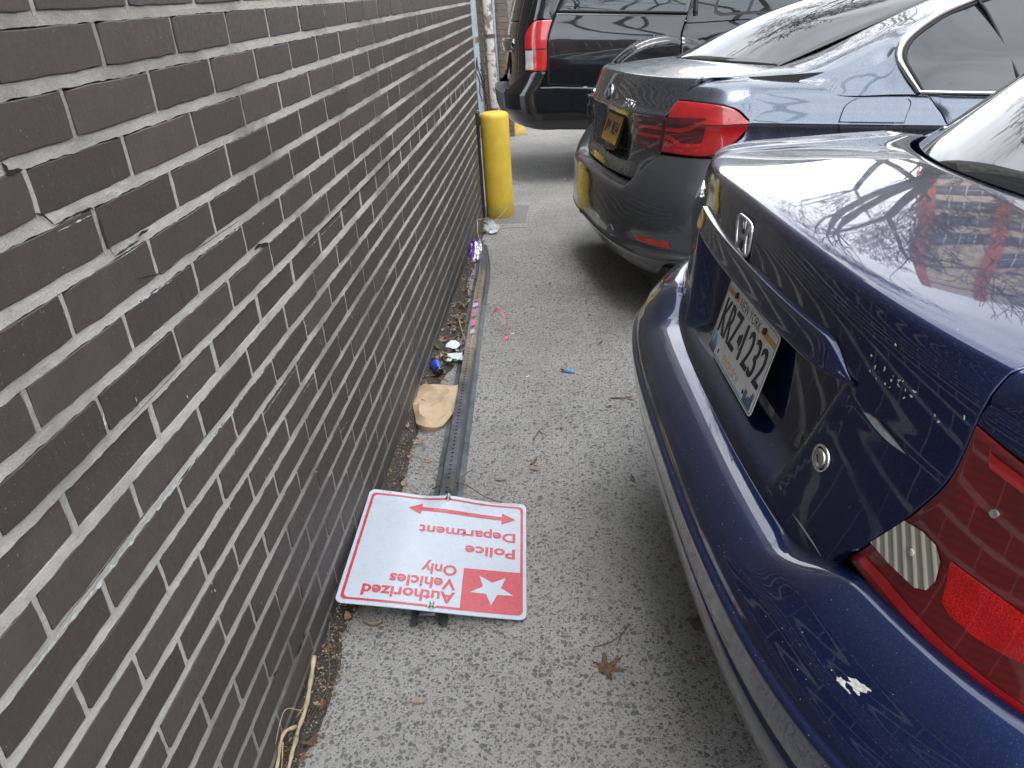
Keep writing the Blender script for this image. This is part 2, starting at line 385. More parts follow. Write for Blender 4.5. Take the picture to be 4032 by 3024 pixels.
for i in range(n):
    s0 = i*seg; cy = s0 + seg/2
    hole = [(.0042*math.cos(a)*1.15, cy + .0042*math.sin(a)) for a in [2*PI*(k+.5)/12 for k in range(12)]]
    corners = [(HW, cy), (HW, s0+seg), (0, s0+seg), (-HW, s0+seg), (-HW, cy), (-HW, s0), (0, s0), (HW, s0)]
    # ring of quads between hole and cell border
    ring = [(HW, cy-seg*.25)] ; 
    out = []
    for k in range(12):
        a = 2*PI*(k+.5)/12; ca, sa = math.cos(a), math.sin(a); t = min(HW/max(abs(ca), 1e-6), (seg/2)/max(abs(sa), 1e-6)); out.append((ca*t, cy + sa*t))
    # snap corners
    for kk, (cx_, cy_) in ((1, (HW, s0+seg)), (4, (-HW, s0+seg)), (7, (-HW, s0)), (10, (HW, s0))): out[kk] = (cx_, cy_)
    for kk, (cx_, cy_) in ((0, (HW, cy)), (5, (-HW, cy)), (6, (-HW, cy - .001)), (11, (HW, cy-.001))): out[kk] = (cx_, out[kk][1])
    V = [post_pt(y_, x_, PH) for x_, y_ in out] + [post_pt(y_, x_, PH) for x_, y_ in hole] + [post_pt(y_, x_, PH-.003) for x_, y_ in hole]
    F = [(k, (k+1) % 12, 12+(k+1) % 12, 12+k) for k in range(12)] + [(12+k, 12+(k+1) % 12, 24+(k+1) % 12, 24+k) for k in range(12)]
    web.add(V, F)
web.build('perforated_web', M_POST, post)
prof = [(-.0455, 0), (-.0455, .0032), (-.031, .0035), (-.0265, .006), (-.0205, .030), (-.0185, PH), ]
prof_in = [(-.0185, PH-.003), (-.0225, .026), (-.028, .004), (-.031, 0), (-.0455, 0)]
for sgn, nm in ((1, 'flange'), (-1, 'flange')):
    mb = MB(); pr = prof + prof_in; mb.grid([[post_pt(s_, sgn*x_, z_) for s_ in np.linspace(0, n*seg, 120)] for x_, z_ in pr])
    mb.add([post_pt(0, sgn*x_, z_) for x_, z_ in pr], [tuple(range(len(pr)))])
    mb.build(nm, M_POST, post, smooth=False)
mb = MB(); mb.grid([[post_pt(s_, x_, PH-.003) for s_ in (0, .012)] for x_ in (-HW, HW)]); mb.add([post_pt(0, -HW, PH), post_pt(0, HW, PH), post_pt(0, HW, PH-.003), post_pt(0, -HW, PH-.003)], [(0, 1, 2, 3)]); mb.build('cut_end', M_POST, post)

# ================================================================== POLICE SIGN
def sign_mat(name, col, rough=.3):
    s = NT(name); co = s.co()
    sp = s.ramp(s.noise(co, 130, 3, .6), [(.70, 0), (.78, .55)])
    c = s.mix(sp, col, (.28, .28, .27)); c = s.mix(s.ramp(s.noise(co, 5, 4), [(.5, 0), (.8, .25)]), c, tuple(x*.8 for x in col))
    s.set(Base_Color=c, Roughness=s.ramp(s.noise(co, 30, 3), [(.3, rough*.7), (.7, rough*1.3)]), Coat_Weight=.5, Coat_Roughness=.12); return s.m
M_SWHITE = sign_mat('white_reflective_sheeting', (.47, .53, .60)); M_SRED = sign_mat('faded_red_sign_ink', (.50, .022, .045))
M_STEEL = simple('zinc_plated_steel', (.55, .55, .53), .3, 1, var=.2, scale=200)
Xs = Vector((.986, .035, -.166)).normalized(); Zs = Vector((.165, .035, .986)); Ys = Zs.cross(Xs).normalized(); Zs = Xs.cross(Ys)
Ms = Matrix.Identity(4)
for i in range(3): Ms[i][0] = -Xs[i]; Ms[i][1] = -Ys[i]; Ms[i][2] = Zs[i]
Ms.translation = Vector((.234, .772, .049))
sign = tag(empty('police_parking_sign', mat=Ms), 'upside-down white and red Police Department parking sign lying on the fallen post', 'sign')
HWD, HHT = .2285, .2345
def warp(x, y):                      # the sheet is buckled where the far bolt holds it and curls at that edge
    d = math.exp(-((x)/.075)**2)*max(0, (-y-.1)/.13)**2
    return .010*d - .006*math.exp(-((x-.06)/.05)**2)*max(0, (-y-.12)/.11)**2 + .0012*math.sin(x*14) + .004*max(0, (-y-.19)/.04)**2*(x/.2)**2
def put(x, y, h=0): return (x, y, warp(x, y) + h)
def rrect(hw, hh, r, n=8):
    P = []
    for cx, cy, a0 in ((hw-r, hh-r, 0), (-hw+r, hh-r, 90), (-hw+r, -hh+r, 180), (hw-r, -hh+r, 270)):
        P += [(cx + r*math.cos(math.radians(a0+90*k/n)), cy + r*math.sin(math.radians(a0+90*k/n))) for k in range(n+1)]
    return P
def rr_dense(hw, hh, r):
    P = rrect(hw, hh, r); out = []
    for i in range(len(P)):
        a, b = Vector(P[i]), Vector(P[(i+1) % len(P)]); m = max(1, int((a-b).length/.02))
        out += [tuple(a.lerp(b, t/m)) for t in range(m)]
    return out
def sheet_panel():
    mb = MB(); G = 56; rad = .018; ring = []
    def m_(i, j):
        x, y = HWD*(2*i/G-1), HHT*(2*j/G-1); cx, cy = HWD-rad, HHT-rad
        if abs(x) > cx and abs(y) > cy:
            dx, dy = abs(x)-cx, abs(y)-cy; l = math.hypot(dx, dy); k = max(dx, dy)/l if l else 1
            x = math.copysign(cx + dx*k, x); y = math.copysign(cy + dy*k, y)
        return x, y
    top = [[put(*m_(i, j)) for i in range(G+1)] for j in range(G+1)]; bot = [[put(*m_(i, j), -.0022) for i in range(G+1)] for j in range(G+1)]
    mb.grid(top); mb.grid(bot); n0 = (G+1)**2
    ring = [(0, i) for i in range(G)] + [(j, G) for j in range(G)] + [(G, i) for i in range(G, 0, -1)] + [(j, 0) for j in range(G, 0, -1)]
    ids = [j*(G+1)+i for j, i in ring]
    mb.F += [(ids[k], ids[(k+1) % len(ids)], n0+ids[(k+1) % len(ids)], n0+ids[k]) for k in range(len(ids))]
    return mb.build('sign_panel', M_SWHITE, sign, smooth=False)
sheet_panel()
def decal(name, polys, mat, h=.0009):
    """flat print cut into small cells so that it follows the buckled sheet"""
    bm = bmesh.new()
    for P in polys:
        vs = [bm.verts.new((x, y, 0)) for x, y in P]; bm.faces.new(vs)
    bmesh.ops.triangulate(bm, faces=bm.faces[:])
    for k in range(5):
        e = [e_ for e_ in bm.edges if e_.calc_length() > .014]
        if e: bmesh.ops.subdivide_edges(bm, edges=e, cuts=1, use_grid_fill=True)
        bmesh.ops.triangulate(bm, faces=bm.faces[:])
    for v in bm.verts: v.co = Vector(put(v.co.x, v.co.y, h))
    me = bpy.data.meshes.new(name); bm.to_mesh(me); bm.free(); me.materials.append(mat)
    return link(bpy.data.objects.new(name, me), sign)
def ring_polys(o, i):
    n_ = len(o); return [[o[j], o[(j+1) % n_], i[(j+1) % n_], i[j]] for j in range(n_)]
o_ = rr_dense(.2195, .2215, .014); i_ = [(x*(.2195-.0072)/.2195, y*(.2215-.0072)/.2215) for x, y in o_]
decal('red_border', ring_polys(o_, i_), M_SRED)
star = [(math.sin(2*PI*k/10)*(.0575 if k % 2 == 0 else .0235) - .142, math.cos(2*PI*k/10)*(.0575 if k % 2 == 0 else .0235) + .138) for k in range(10)]
decal('star_box', [[(-.2125, .067), (-.0670, .067), (-.0670, .2145), (-.2125, .2145)]], M_SRED, .0009)
decal('star', [star], M_SWHITE, .0014)
decal('double_arrow', [[(-.198, -.1600), (-.1585, -.1335), (-.1585, -.1520), (.0695, -.1600), (.0700, -.1415), (.1085, -.1680), (.0690, -.1935), (.0695, -.1760), (-.1585, -.1680), (-.1595, -.1860)]], M_SRED)
def stext(body, x, y, size, width, bold=.006, h=.0009, mat=M_SRED, nm='lettering'):
    o = text(nm, body, size, mat, sign, Matrix.Identity(4), bold=bold*size, ext=0)
    me = o.data; xs = [v.co.x for v in me.vertices]; x0, x1 = min(xs), max(xs); k = width/(x1-x0)
    for v in me.vertices: v.co = Vector(put(x + (v.co.x-x0)*k, y + v.co.y, h))
for b_, x, y, wd in (('Authorized', -.0525, .1645, .2265), ('Vehicles', -.0515, .1165, .166), ('Only', -.0500, .0640, .090), ('Police', -.1985, -.0245, .134), ('Department', -.1985, -.0935, .265)):
    stext(b_, x, y, .0545, wd, bold=.026)
stext('NYC Dept of Transportation', -.206, -.2315, .0075, .09, bold=.0); stext('PS-31C', .165, -.2315, .0075, .028, bold=.0)
for bx, by in ((0, -.2255), (.0, .2165)):
    mb = MB(); z0 = warp(bx, by)
    mb.cyl((bx, by, z0+.0003), (0, 0, 1), .0105, .0022, 20); mb.cyl((bx, by, z0+.0025), (.05, .1, 1), .0078, .007, 6); mb.cyl((bx, by, z0+.0095), (.05, .1, 1), .0058, .004, 14, r2=.003)
    bevel(mb.build('bolt', M_STEEL, sign, smooth=False), .0006, 1)

# ================================================================== BOLLARDS AND FAR WALLS
def mat_yellow():
    s = NT('yellow_bollard_paint'); co = s.co()
    f = s.noise(co, 9, 5, .6); c = s.mix(s.ramp(f, [(.35, 0), (.7, 1)]), (.68, .47, .04), (.78, .57, .08))
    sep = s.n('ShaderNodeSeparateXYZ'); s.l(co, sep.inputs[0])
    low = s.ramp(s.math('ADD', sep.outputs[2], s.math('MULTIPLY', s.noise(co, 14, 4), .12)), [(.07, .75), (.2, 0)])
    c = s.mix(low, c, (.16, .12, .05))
    m = s.n('ShaderNodeMapping'); m.inputs['Scale'].default_value = (1, 1, .25); s.l(co, m.inputs[0])
    c = s.mix(s.ramp(s.noise(m.outputs[0], 30, 5, .7), [(.6, 0), (.72, .5)]), c, (.33, .26, .1))
    c = s.mix(s.ramp(s.noise(co, 80, 3, .6), [(.71, 0), (.74, 1)]), c, (.03, .03, .03))
    s.set(Base_Color=c, Roughness=.62); s.bump(s.noise(co, 70, 4), .25, .003); return s.m
M_YEL = mat_yellow()
def bollard(x, y, r_, h, lean=(0, 0), foot=0, label='', name='bollard'):
    z0 = gz(y); o = tag(empty(name, (x, y, z0)), label, 'bollard', 'yellow bollards by the wall end')
    prof = [(r_*1.02 + foot, -.03), (r_*1.01 + foot*.9, .0), (r_ + foot*.45, .06), (r_ + foot*.1, .12), (r_, .2)] + [(r_*(1 + .004*math.sin(k)), .2 + (h-.235)*k/8) for k in range(1, 9)]
    prof += [(r_*.97, h-.018), (r_*.9, h-.006), (r_*.78, h-.001), (r_*.4, h+.004), (.001, h+.006)]
    mb = MB(); N_ = 40
    V = [(rr*math.cos(2*PI*k/N_) + lean[0]*zz, rr*math.sin(2*PI*k/N_) + lean[1]*zz, zz) for rr, zz in prof for k in range(N_)]
    F = [(i*N_+k, i*N_+(k+1) % N_, (i+1)*N_+(k+1) % N_, (i+1)*N_+k) for i in range(len(prof)-1) for k in range(N_)]
    mb.add(V, F); mb.build('bollard_body', M_YEL, o, smooth=True); return o
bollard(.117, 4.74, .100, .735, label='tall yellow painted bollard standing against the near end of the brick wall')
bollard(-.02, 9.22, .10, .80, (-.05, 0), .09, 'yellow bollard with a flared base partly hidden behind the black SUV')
mb = MB(); mb.box((-.05, 4.52, gz(4.8)-.05), (.31, 5.02, gz(4.8)+.012)); bevel(tag(mb.build('concrete_footing', simple('footing_concrete', (.2, .195, .185), .9, var=.35, scale=120, bump=.6)), 'small square concrete footing under the near yellow bollard', 'footing'), .006, 2)
# black rubber-like edge strip of the wall end
mb = MB(); mb.box((-.012, 4.62, -.16), (.010, 4.70, .60)); mb.box((-.01, 4.61, .52), (.020, 4.71, .615)); tag(mb.build('corner_guard', simple('black_tar_guard', (.015, .015, .016), .6, var=.8, scale=60, bump=.8)), 'black battered corner guard between brick wall and yellow bollard', 'guard')
M_LBLUE = simple('pale_blue_conduit_paint', (.36, .46, .50), .5, var=.15, scale=25, bump=.2)
mb = MB(); mb.tube([(-.035, 5.30, 3.2), (-.032, 5.3, 1.3), (-.02, 5.3, .2), (-.02, 5.3, gz(5.3)-.05)], .021, 14); pipe = tag(empty('blue_conduit', (0, 0, 0)), 'pale blue vertical conduit beside the end of the wall', 'pipe'); mb.build('conduit_pipe', M_LBLUE, pipe, smooth=True)
mb = MB()
for z_ in (1.02, .44): mb = MB(); mb.cyl((-.03, 5.3, z_), (0, 0, 1), .027, .035, 14); mb.build('conduit_clamp', M_STEEL, pipe)
mb = MB(); r = random.Random(4)
for _ in range(5):
    y0 = 5.24; P = [(-.02 + r.uniform(-.01, .02), y0, .92 - _*.02)]
    for k in range(6): P.append((P[-1][0] + r.uniform(-.01, .022), y0 - r.uniform(0, .01), P[-1][2] - r.uniform(.03, .07)))
    mb.tube(P, .0042, 5)
tag(mb.build('black_cable_ends', simple('black_rubber_cable', (.012, .012, .013), .5)), 'frayed black cables tied to the pale blue conduit', 'cable')
def mat_peel():
    s = NT('peeling_white_paint'); co = s.co()
    c = s.mix(s.ramp(s.noise(co, 13, 6, .7), [(.52, 0), (.56, 1)]), (.62, .6, .56), (.22, .18, .14)); s.set(Base_Color=c, Roughness=.75); s.bump(s.noise(co, 13, 6, .7), .4, .004); return s.m
wp = tag(empty('white_downpipe', (0, 0, 0)), 'peeling white downpipe running down the far brick wall', 'pipe')
mb = MB(); mb.tube([(-.245, 8.86, 3.4), (-.235, 8.86, 1.5), (-.21, 8.86, .2), (-.2, 8.86, gz(9)-.05)], .052, 16); mb.build('pipe_run', mat_peel(), wp, smooth=True)
mb = MB()
M_RUSTY = simple('rusty_collar', (.11, .07, .05), .8)
for z_ in (.86, .05): mb = MB(); mb.cyl((-.22, 8.86, z_), (0, 0, 1), .058, .04, 16); mb.build('pipe_collar', M_RUSTY, wp)
mb = MB(); mb.tube([(-.17, 8.9, 3.3), (-.165, 8.9, 1.2), (-.155, 8.9, gz(9)-.05)], .018, 10); tag(mb.build('thin_blue_conduit', M_LBLUE, smooth=True), 'thin pale blue conduit right beside the peeling white downpipe', 'pipe')
# far brick pier: real bricks with recessed mortar, on both faces
pier = tag(empty('far_brick_wall', (0, 0, 0)), 'far brown brick wall corner seen behind the pipes and the SUV', 'wall')
mb = MB(); mb.box((-2.0, 9.012, -.6), (-.006, 14.0, 9)); mb.build('wall_core', M_MORTAR, pier)
M_BR2 = simple('brown_grey_brick', (.17, .135, .11), .8, var=.3, scale=12, bump=.3)
mb = MB(); nb = 0; PB2 = .2114
bf = bpy.data.meshes.new('brick'); tmp = MB(); tmp.box((-.1, 0, -.0285), (.1, .02, .0285)); bf.from_pydata(tmp.V, [], tmp.F); bf.materials.append(M_BR2)
bs = bpy.data.meshes.new('brick'); tmp = MB(); tmp.box((-.02, -.1, -.0285), (0, .1, .0285)); bs.from_pydata(tmp.V, [], tmp.F); bs.materials.append(M_BR2)
for k in range(-8, 60):
    z = k*CH + .02; off = (k % 2)*.5
    for i in range(0, 9):
        x1 = -i*PB2 - off*PB2; x0 = x1 - PB2 + .01
        if i == 0 and off: 
            mb.box((-.1, 9.0, z-.0285), (-.0, 9.02, z+.0285))
        if z < 1.75 and i < 4: link_o = bpy.data.objects.new('brick', bf); link_o.location = ((x0+x1)/2, 9.0, z); link_o.scale = ((x1-x0)/.2, 1, 1); link(link_o, pier); nb += 1
        else: mb.box((x0, 9.0, z-.0285), (x1, 9.02, z+.0285))
    for i in range(0, 20):
        y0 = 9.0 + i*PB2 + (0 if not off else -PB2/2 + .0); 
        if y0 < 9.0: y0 = 9.0 + .0
        y0 += .02 if i == 0 else 0
        y1 = 9.0 + (i+1)*PB2 - (PB2/2 if off else 0) - .01
        if y1 - y0 < .02: continue
        if z < 1.75 and i < 4: link_o = bpy.data.objects.new('brick', bs); link_o.location = (0, (y0+y1)/2, z); link_o.scale = (1, (y1-y0)/.2, 1); link(link_o, pier); nb += 1
        else: mb.box((-.02, y0, z-.0285), (0, y1, z+.0285))
tag(mb.build('brick_courses', M_BR2, pier), kind='stuff')
mb = MB(); mb.box((-2.0, WY1 + .05, -.5), (-1.6, 9.0, 9)); tag(mb.build('recess_wall', simple('recess_render', (.1, .085, .075), .9, var=.3, scale=8)), 'dark brown back wall of the recess behind the pipes', 'wall')

# ================================================================== CAR TOOLKIT
def flake_paint(name, base, flake, rough=.32, metal=.7, dust=.25, dustcol=(.2, .2, .2), speck=.5, mottled=0):
    s = NT(name); co = s.co()
    lw = s.n('ShaderNodeLayerWeight'); lw.inputs['Blend'].default_value = .35
    c = s.mix(lw.outputs['Facing'], flake, base)
    v = s.n('ShaderNodeTexVoronoi', Scale=900.0); s.l(co, v.inputs['Vector'])
    sep = s.n('ShaderNodeSeparateColor'); s.l(v.outputs['Color'], sep.inputs[0])
    c = s.mix(s.ramp(sep.outputs[0], [(.86, 0), (1, .5)]), c, tuple(min(1, x*2.2 + .03) for x in flake))
    d = s.ramp(s.noise(co, 5, 5, .65), [(.35, 0), (.8, 1)])
    c = s.mix(s.math('MULTIPLY', d, dust), c, dustcol)
    sp = s.ramp(s.noise(co, 170, 2, .5), [(.735, 0), (.76, 1)])
    c = s.mix(s.math('MULTIPLY', sp, speck), c, (.45, .45, .45))
    s.set(Base_Color=c, Metallic=metal, Roughness=s.ramp(s.noise(co, 25, 4), [(.3, rough*.85), (.75, rough*1.25)]), Specular_IOR_Level=.12, Coat_Weight=1.0, Coat_Roughness=s.ramp(s.noise(co, 18, 5, .7), [(.4, .008), (.85, .07)]), Coat_IOR=1.62)
    return s.m
M_BLACKPL = simple('black_plastic_trim', (.022, .022, .024), .55, var=.3, scale=60, bump=.2)
M_SHADOW = simple('dark_gap_shade', (.006, .006, .007), .8)  # flat near-black standing in for shade in gaps, holes and under the bodies
M_CHROME = simple('chrome', (.72, .72, .72), .09, 1, var=.05, scale=60)
M_RUBBER = simple('black_tyre_rubber', (.018, .018, .018), .85, bump=.3)
M_ALLOY = simple('alloy_wheel', (.42, .42, .43), .35, .9)
def glass_mat(name, tint=(.02, .024, .026), rough=.02):
    s = NT(name); co = s.co(); d = s.ramp(s.noise(co, 6, 5, .6), [(.4, .01), (.8, .07)])
    s.set(Base_Color=tint, Roughness=d, Specular_IOR_Level=.85); return s.m
M_GLASS = glass_mat('tinted_car_glass')

def crom(P, t):
    """Catmull-Rom through the rows of P at float index t"""
    P = np.asarray(P, float); n = len(P); t = min(max(t, 0), n - 1 - 1e-9); i = int(t); f = t - i
    p1, p2 = P[i], P[i+1]; p0 = P[i-1] if i > 0 else 2*p1-p2; p3 = P[i+2] if i+2 < n else 2*p2-p1
    return .5*((2*p1) + (-p0+p2)*f + (2*p0-5*p1+4*p2-p3)*f*f + (-p0+3*p1-3*p2+p3)*f**3)
def curve_at(P, t):
    """polyline/curve by normalised arc length, Catmull-Rom smoothed"""
    P = np.asarray(P, float); d = np.r_[0, np.cumsum(np.linalg.norm(np.diff(P, axis=0), axis=1))]; x = t*d[-1]
    i = min(int(np.searchsorted(d, x, side='right')) - 1, len(P)-2); f = (x-d[i])/max(d[i+1]-d[i], 1e-9)
    return crom(P, i + f)
def coons(b, t, l, r, nq, ns, yl=None):
    """b,t: bottom/top curves left->right; l,r: left/right curves bottom->top"""
    B = [curve_at(b, i/nq) for i in range(nq+1)]; T = [curve_at(t, i/nq) for i in range(nq+1)]
    yl = yl if yl is not None else [j/ns for j in range(ns+1)]; L = [curve_at(l, y) for y in yl]; R = [curve_at(r, y) for y in yl]
    out = np.zeros((ns+1, nq+1, len(B[0])))
    for j in range(ns+1):
        y = yl[j]
        for i in range(nq+1):
            x = i/nq
            out[j, i] = (1-y)*B[i] + y*T[i] + (1-x)*L[j] + x*R[j] - ((1-x)*(1-y)*B[0] + x*(1-y)*B[-1] + (1-x)*y*T[0] + x*y*T[-1])
    return out
def sstep(x): x = min(max(x, 0), 1); return x*x*(3-2*x)
FIQ = PI/2*np.linspace(0, 1, 220)**1.6
class Skin:
    """rows of plan contours (w, u_centre, half_width, corner_depth, exponent, crown, corner_rise, corner_rise_du)"""
    def __init__(s, rows, r0=.40, rw=.17, shear=(0, 0, 9)):
        s.R = [tuple(r)+(0,)*(8-len(r)) for r in rows]; s.c = {}; s.r0, s.rw, s.sh = r0, rw, shear
        Y = np.array(s.R, float); n = len(Y); A_ = np.eye(n)*4; A_[0, 0] = A_[-1, -1] = 2; i = np.arange(n-1); A_[i, i+1] = 1; A_[i+1, i] = 1
        d = np.zeros_like(Y); d[1:-1] = 3*(Y[2:]-Y[:-2]); d[0] = 3*(Y[1]-Y[0]); d[-1] = 3*(Y[-1]-Y[-2]); s.D = np.linalg.solve(A_, d); s.Y = Y
    def row(s, t):
        """natural cubic spline through the rows: curvature is continuous, so reflections run smoothly"""
        n = len(s.Y); t = min(max(t, 0), n-1-1e-9); i = int(t); f = t-i; a, b, c, e = s.Y[i], s.Y[i+1], s.D[i], s.D[i+1]
        return a + c*f + (3*(b-a)-2*c-e)*f*f + (2*(a-b)+c+e)*f**3
    def s_of_w(s, w_):
        W = [r[0] for r in s.R]
        for i in range(len(W)-1):
            if (W[i]-w_)*(W[i+1]-w_) <= 0 and W[i] != W[i+1]:
                lo, hi = i, i+1
                for _ in range(30):
                    m = (lo+hi)/2
                    if (s.row(m)[0]-w_)*(W[i]-w_) > 0: lo = m
                    else: hi = m
                return (lo+hi)/2
        return 0 if abs(W[0]-w_) < abs(W[-1]-w_) else len(W)-1.0
    def tab(s, t):
        k = round(t, 6)
        if k not in s.c:
            r = s.row(k); a, b, n = r[2], r[3], max(r[4], 1.6); f = FIQ
            v = a*np.sin(f)**(2/n); u = r[1] + b*(1-np.cos(f)**(2/n)); d = np.r_[0, np.cumsum(np.hypot(np.diff(u), np.diff(v)))]
            s.c[k] = (r, u, v, d)
            if len(s.c) > 4000: s.c = {k: s.c[k]}
        return s.c[k]
    def pt(s, q, t):
        r, u, v, d = s.tab(t); aq = abs(q)
        if aq <= d[-1]:
            a, b, n = r[2], r[3], max(r[4], 1.6); f = float(np.interp(aq, d, FIQ)); V_ = a*math.sin(f)**(2/n); U = r[1] + b*(1-max(0, math.cos(f))**(2/n))
        else: U, V_ = u[-1] + (aq-d[-1]), v[-1]
        if U > 3.2: V_ -= .10*sstep((U-3.2)/1.2)*1.0
        w_ = r[0] - r[5]*V_*V_ ; k = sstep((aq-s.r0)/s.rw)
        w_ += r[6]*k; U += r[7]*k
        if U > s.sh[1]: w_ -= s.sh[0]*(min(U, s.sh[2]) - s.sh[1])
        return np.array([U, math.copysign(V_, q), w_])
def norms(P):
    du = np.gradient(P, axis=1); dv = np.gradient(P, axis=0); n = np.cross(du, dv); l = np.linalg.norm(n, axis=2, keepdims=True); return n/np.maximum(l, 1e-9)
def panel(name, P, mat, parent, centre=(1.6, 0, .55), edge=.010, rnd=.002, edges='btlr', mirror=False, smooth=True):
    """P in car coordinates (u,v,w); turned-in rounded edges leave a real shut line round the panel"""
    P = np.array(P, float)
    if mirror: P = P*np.array([1, -1, 1])
    n = norms(P); c = P.mean((0, 1)) - np.array(centre)
    if (n.mean((0, 1))*c).sum() < 0: P = P[:, ::-1]; n = norms(P); edges = edges.translate(str.maketrans('lr', 'rl'))
    if edge:
        def ext(P, n, side):
            if side == 'b': e, i, nn = P[0], P[1], n[0]
            if side == 't': e, i, nn = P[-1], P[-2], n[-1]
            d = e - i; d /= np.maximum(np.linalg.norm(d, axis=-1, keepdims=True), 1e-9)
            r1 = e + d*rnd*.8 - nn*rnd*.5; r2 = e + d*rnd - nn*rnd*1.8; r3 = e + d*rnd - nn*edge
            return r1, r2, r3, nn
        def addb(P, n, side):
            r1, r2, r3, nn = ext(P, n, side); st = np.stack([r1, r2, r3]); ns_ = np.stack([nn]*3)
            if side == 'b': return np.concatenate([st[::-1], P]), np.concatenate([ns_, n])
            return np.concatenate([P, st]), np.concatenate([n, ns_])
        for sd in 'bt':
            if sd in edges: P, n = addb(P, n, sd)
        P, n = P.transpose(1, 0, 2), n.transpose(1, 0, 2)
        for sd, s2 in (('l', 'b'), ('r', 't')):
            if sd in edges: P, n = addb(P, n, s2)
        P = P.transpose(1, 0, 2)
    mb = MB(); Q = P*np.array([1, -1, 1]); mb.grid(Q)         # local y is to the left
    return mb.build(name, mat, parent, smooth=smooth)
def skin_poly(name, skin, polys, mat, parent, off=.001, mirror=False, size=.012, thick=0, fn=None):
    """outline in (q,w) laid on the skin, proud by off"""
    bm = bmesh.new()
    for P in polys: bm.faces.new([bm.verts.new((x, y, 0)) for x, y in P])
    bmesh.ops.triangulate(bm, faces=bm.faces[:])
    for k in range(5):
        e = [e_ for e_ in bm.edges if e_.calc_length() > size]
        if not e or len(bm.faces) > 6000: break
        bmesh.ops.subdivide_edges(bm, edges=e, cuts=1); bmesh.ops.triangulate(bm, faces=bm.faces[:])
    def P3(x, y): return skin.pt(x, skin.s_of_w(y)) if fn is None else fn(x, y)
    if thick:
        g = bmesh.ops.extrude_face_region(bm, geom=bm.faces[:]); top = {v for v in g['geom'] if isinstance(v, bmesh.types.BMVert)}
    else: top = set(bm.verts)
    for v in bm.verts:
        x, y = v.co.x, v.co.y; p = P3(x, y); a = P3(x+.004, y)-p; b = P3(x, y+.004)-p; n = np.cross(a, b); n /= max(np.linalg.norm(n), 1e-9)
        if n[0] > 0.0 and abs(n[1]) < .9: n = -n
        if abs(n[1]) >= .9 and n[1]*p[1] < 0: n = -n
        p = p + n*(off if v in top else off-thick)
        v.co = Vector((p[0], p[1] if mirror else -p[1], p[2]))
    bmesh.ops.recalc_face_normals(bm, faces=bm.faces[:])
    me = bpy.data.meshes.new(name); bm.to_mesh(me); bm.free(); me.materials.append(mat)
    if not thick: me.polygons.foreach_set('use_smooth', [True]*len(me.polygons))
    return link(bpy.data.objects.new(name, me), parent)
def car_matrix(x, y, yaw, tilt=.034):
    a = math.radians(yaw); R = Vector((math.sin(a), -math.cos(a), tilt*math.cos(a))).normalized(); F = Vector((0, 0, 1)).cross(R).normalized(); U = R.cross(F)
    M = Matrix.Identity(4)
    for i in range(3): M[i][0] = F[i]; M[i][1] = -R[i]; M[i][2] = U[i]; M[i][3] = (x, y, gz(y))[i]
    return M
def wheel(parent, u, v, r, w_, mirror):
    sg = -1 if mirror else 1; y = -v*sg                    # local y
    o = sg
    mb = MB(); N_ = 40; prof = [(r*.64, -w_/2), (r*.93, -w_/2), (r*.99, -w_*.36), (r, -w_*.2), (r, w_*.2), (r*.99, w_*.36), (r*.93, w_/2), (r*.64, w_/2)]
    V = [(u + rr*math.cos(2*PI*k/N_), y + d, r + rr*math.sin(2*PI*k/N_)) for rr, d in prof for k in range(N_)]
    F = [(i*N_+k, i*N_+(k+1) % N_, (i+1)*N_+(k+1) % N_, (i+1)*N_+k) for i in range(len(prof)-1) for k in range(N_)]
    mb.add(V, F); tyre = mb.build('wheel', M_RUBBER, parent, smooth=True)
    mb = MB(); yo_ = y - o*w_*.40
    mb.cyl((u, y - o*w_*.1, r), (0, 1, 0), r*.63, .004, 40); mb.cyl((u, yo_, r), (0, o, 0), r*.16, .03, 20)
    for k in range(7):
        a = 2*PI*k/7; c, s_ = math.cos(a), math.sin(a); d = Vector((c, 0, s_)); t = Vector((-s_, 0, c))
        P = [Vector((u, yo_, r)) + d*r*.1 + t*.03, Vector((u, yo_, r)) + d*r*.1 - t*.03, Vector((u, yo_, r)) + d*r*.63 - t*.022, Vector((u, yo_, r)) + d*r*.63 + t*.022]
        mb.add(P + [p + Vector((0, o*.03, 0)) for p in P], [(0,1,2,3), (4,7,6,5), (0,4,5,1), (1,5,6,2), (2,6,7,3), (3,7,4,0)])
    mb.build('rim', M_ALLOY, tyre)
def loft(name, curves, mat, parent, nq=30, ns=20, **kw):
    """surface through a list of 3D curves (car coordinates)"""
    C = [[curve_at(c, i/nq) for i in range(nq+1)] for c in curves]
    P = np.array([[crom([c[i] for c in C], j/ns*(len(C)-1)) for i in range(nq+1)] for j in range(ns+1)])
    return panel(name, P, mat, parent, **kw)
def mir(c): return [(a, -b, d) for a, b, d in c][::-1]
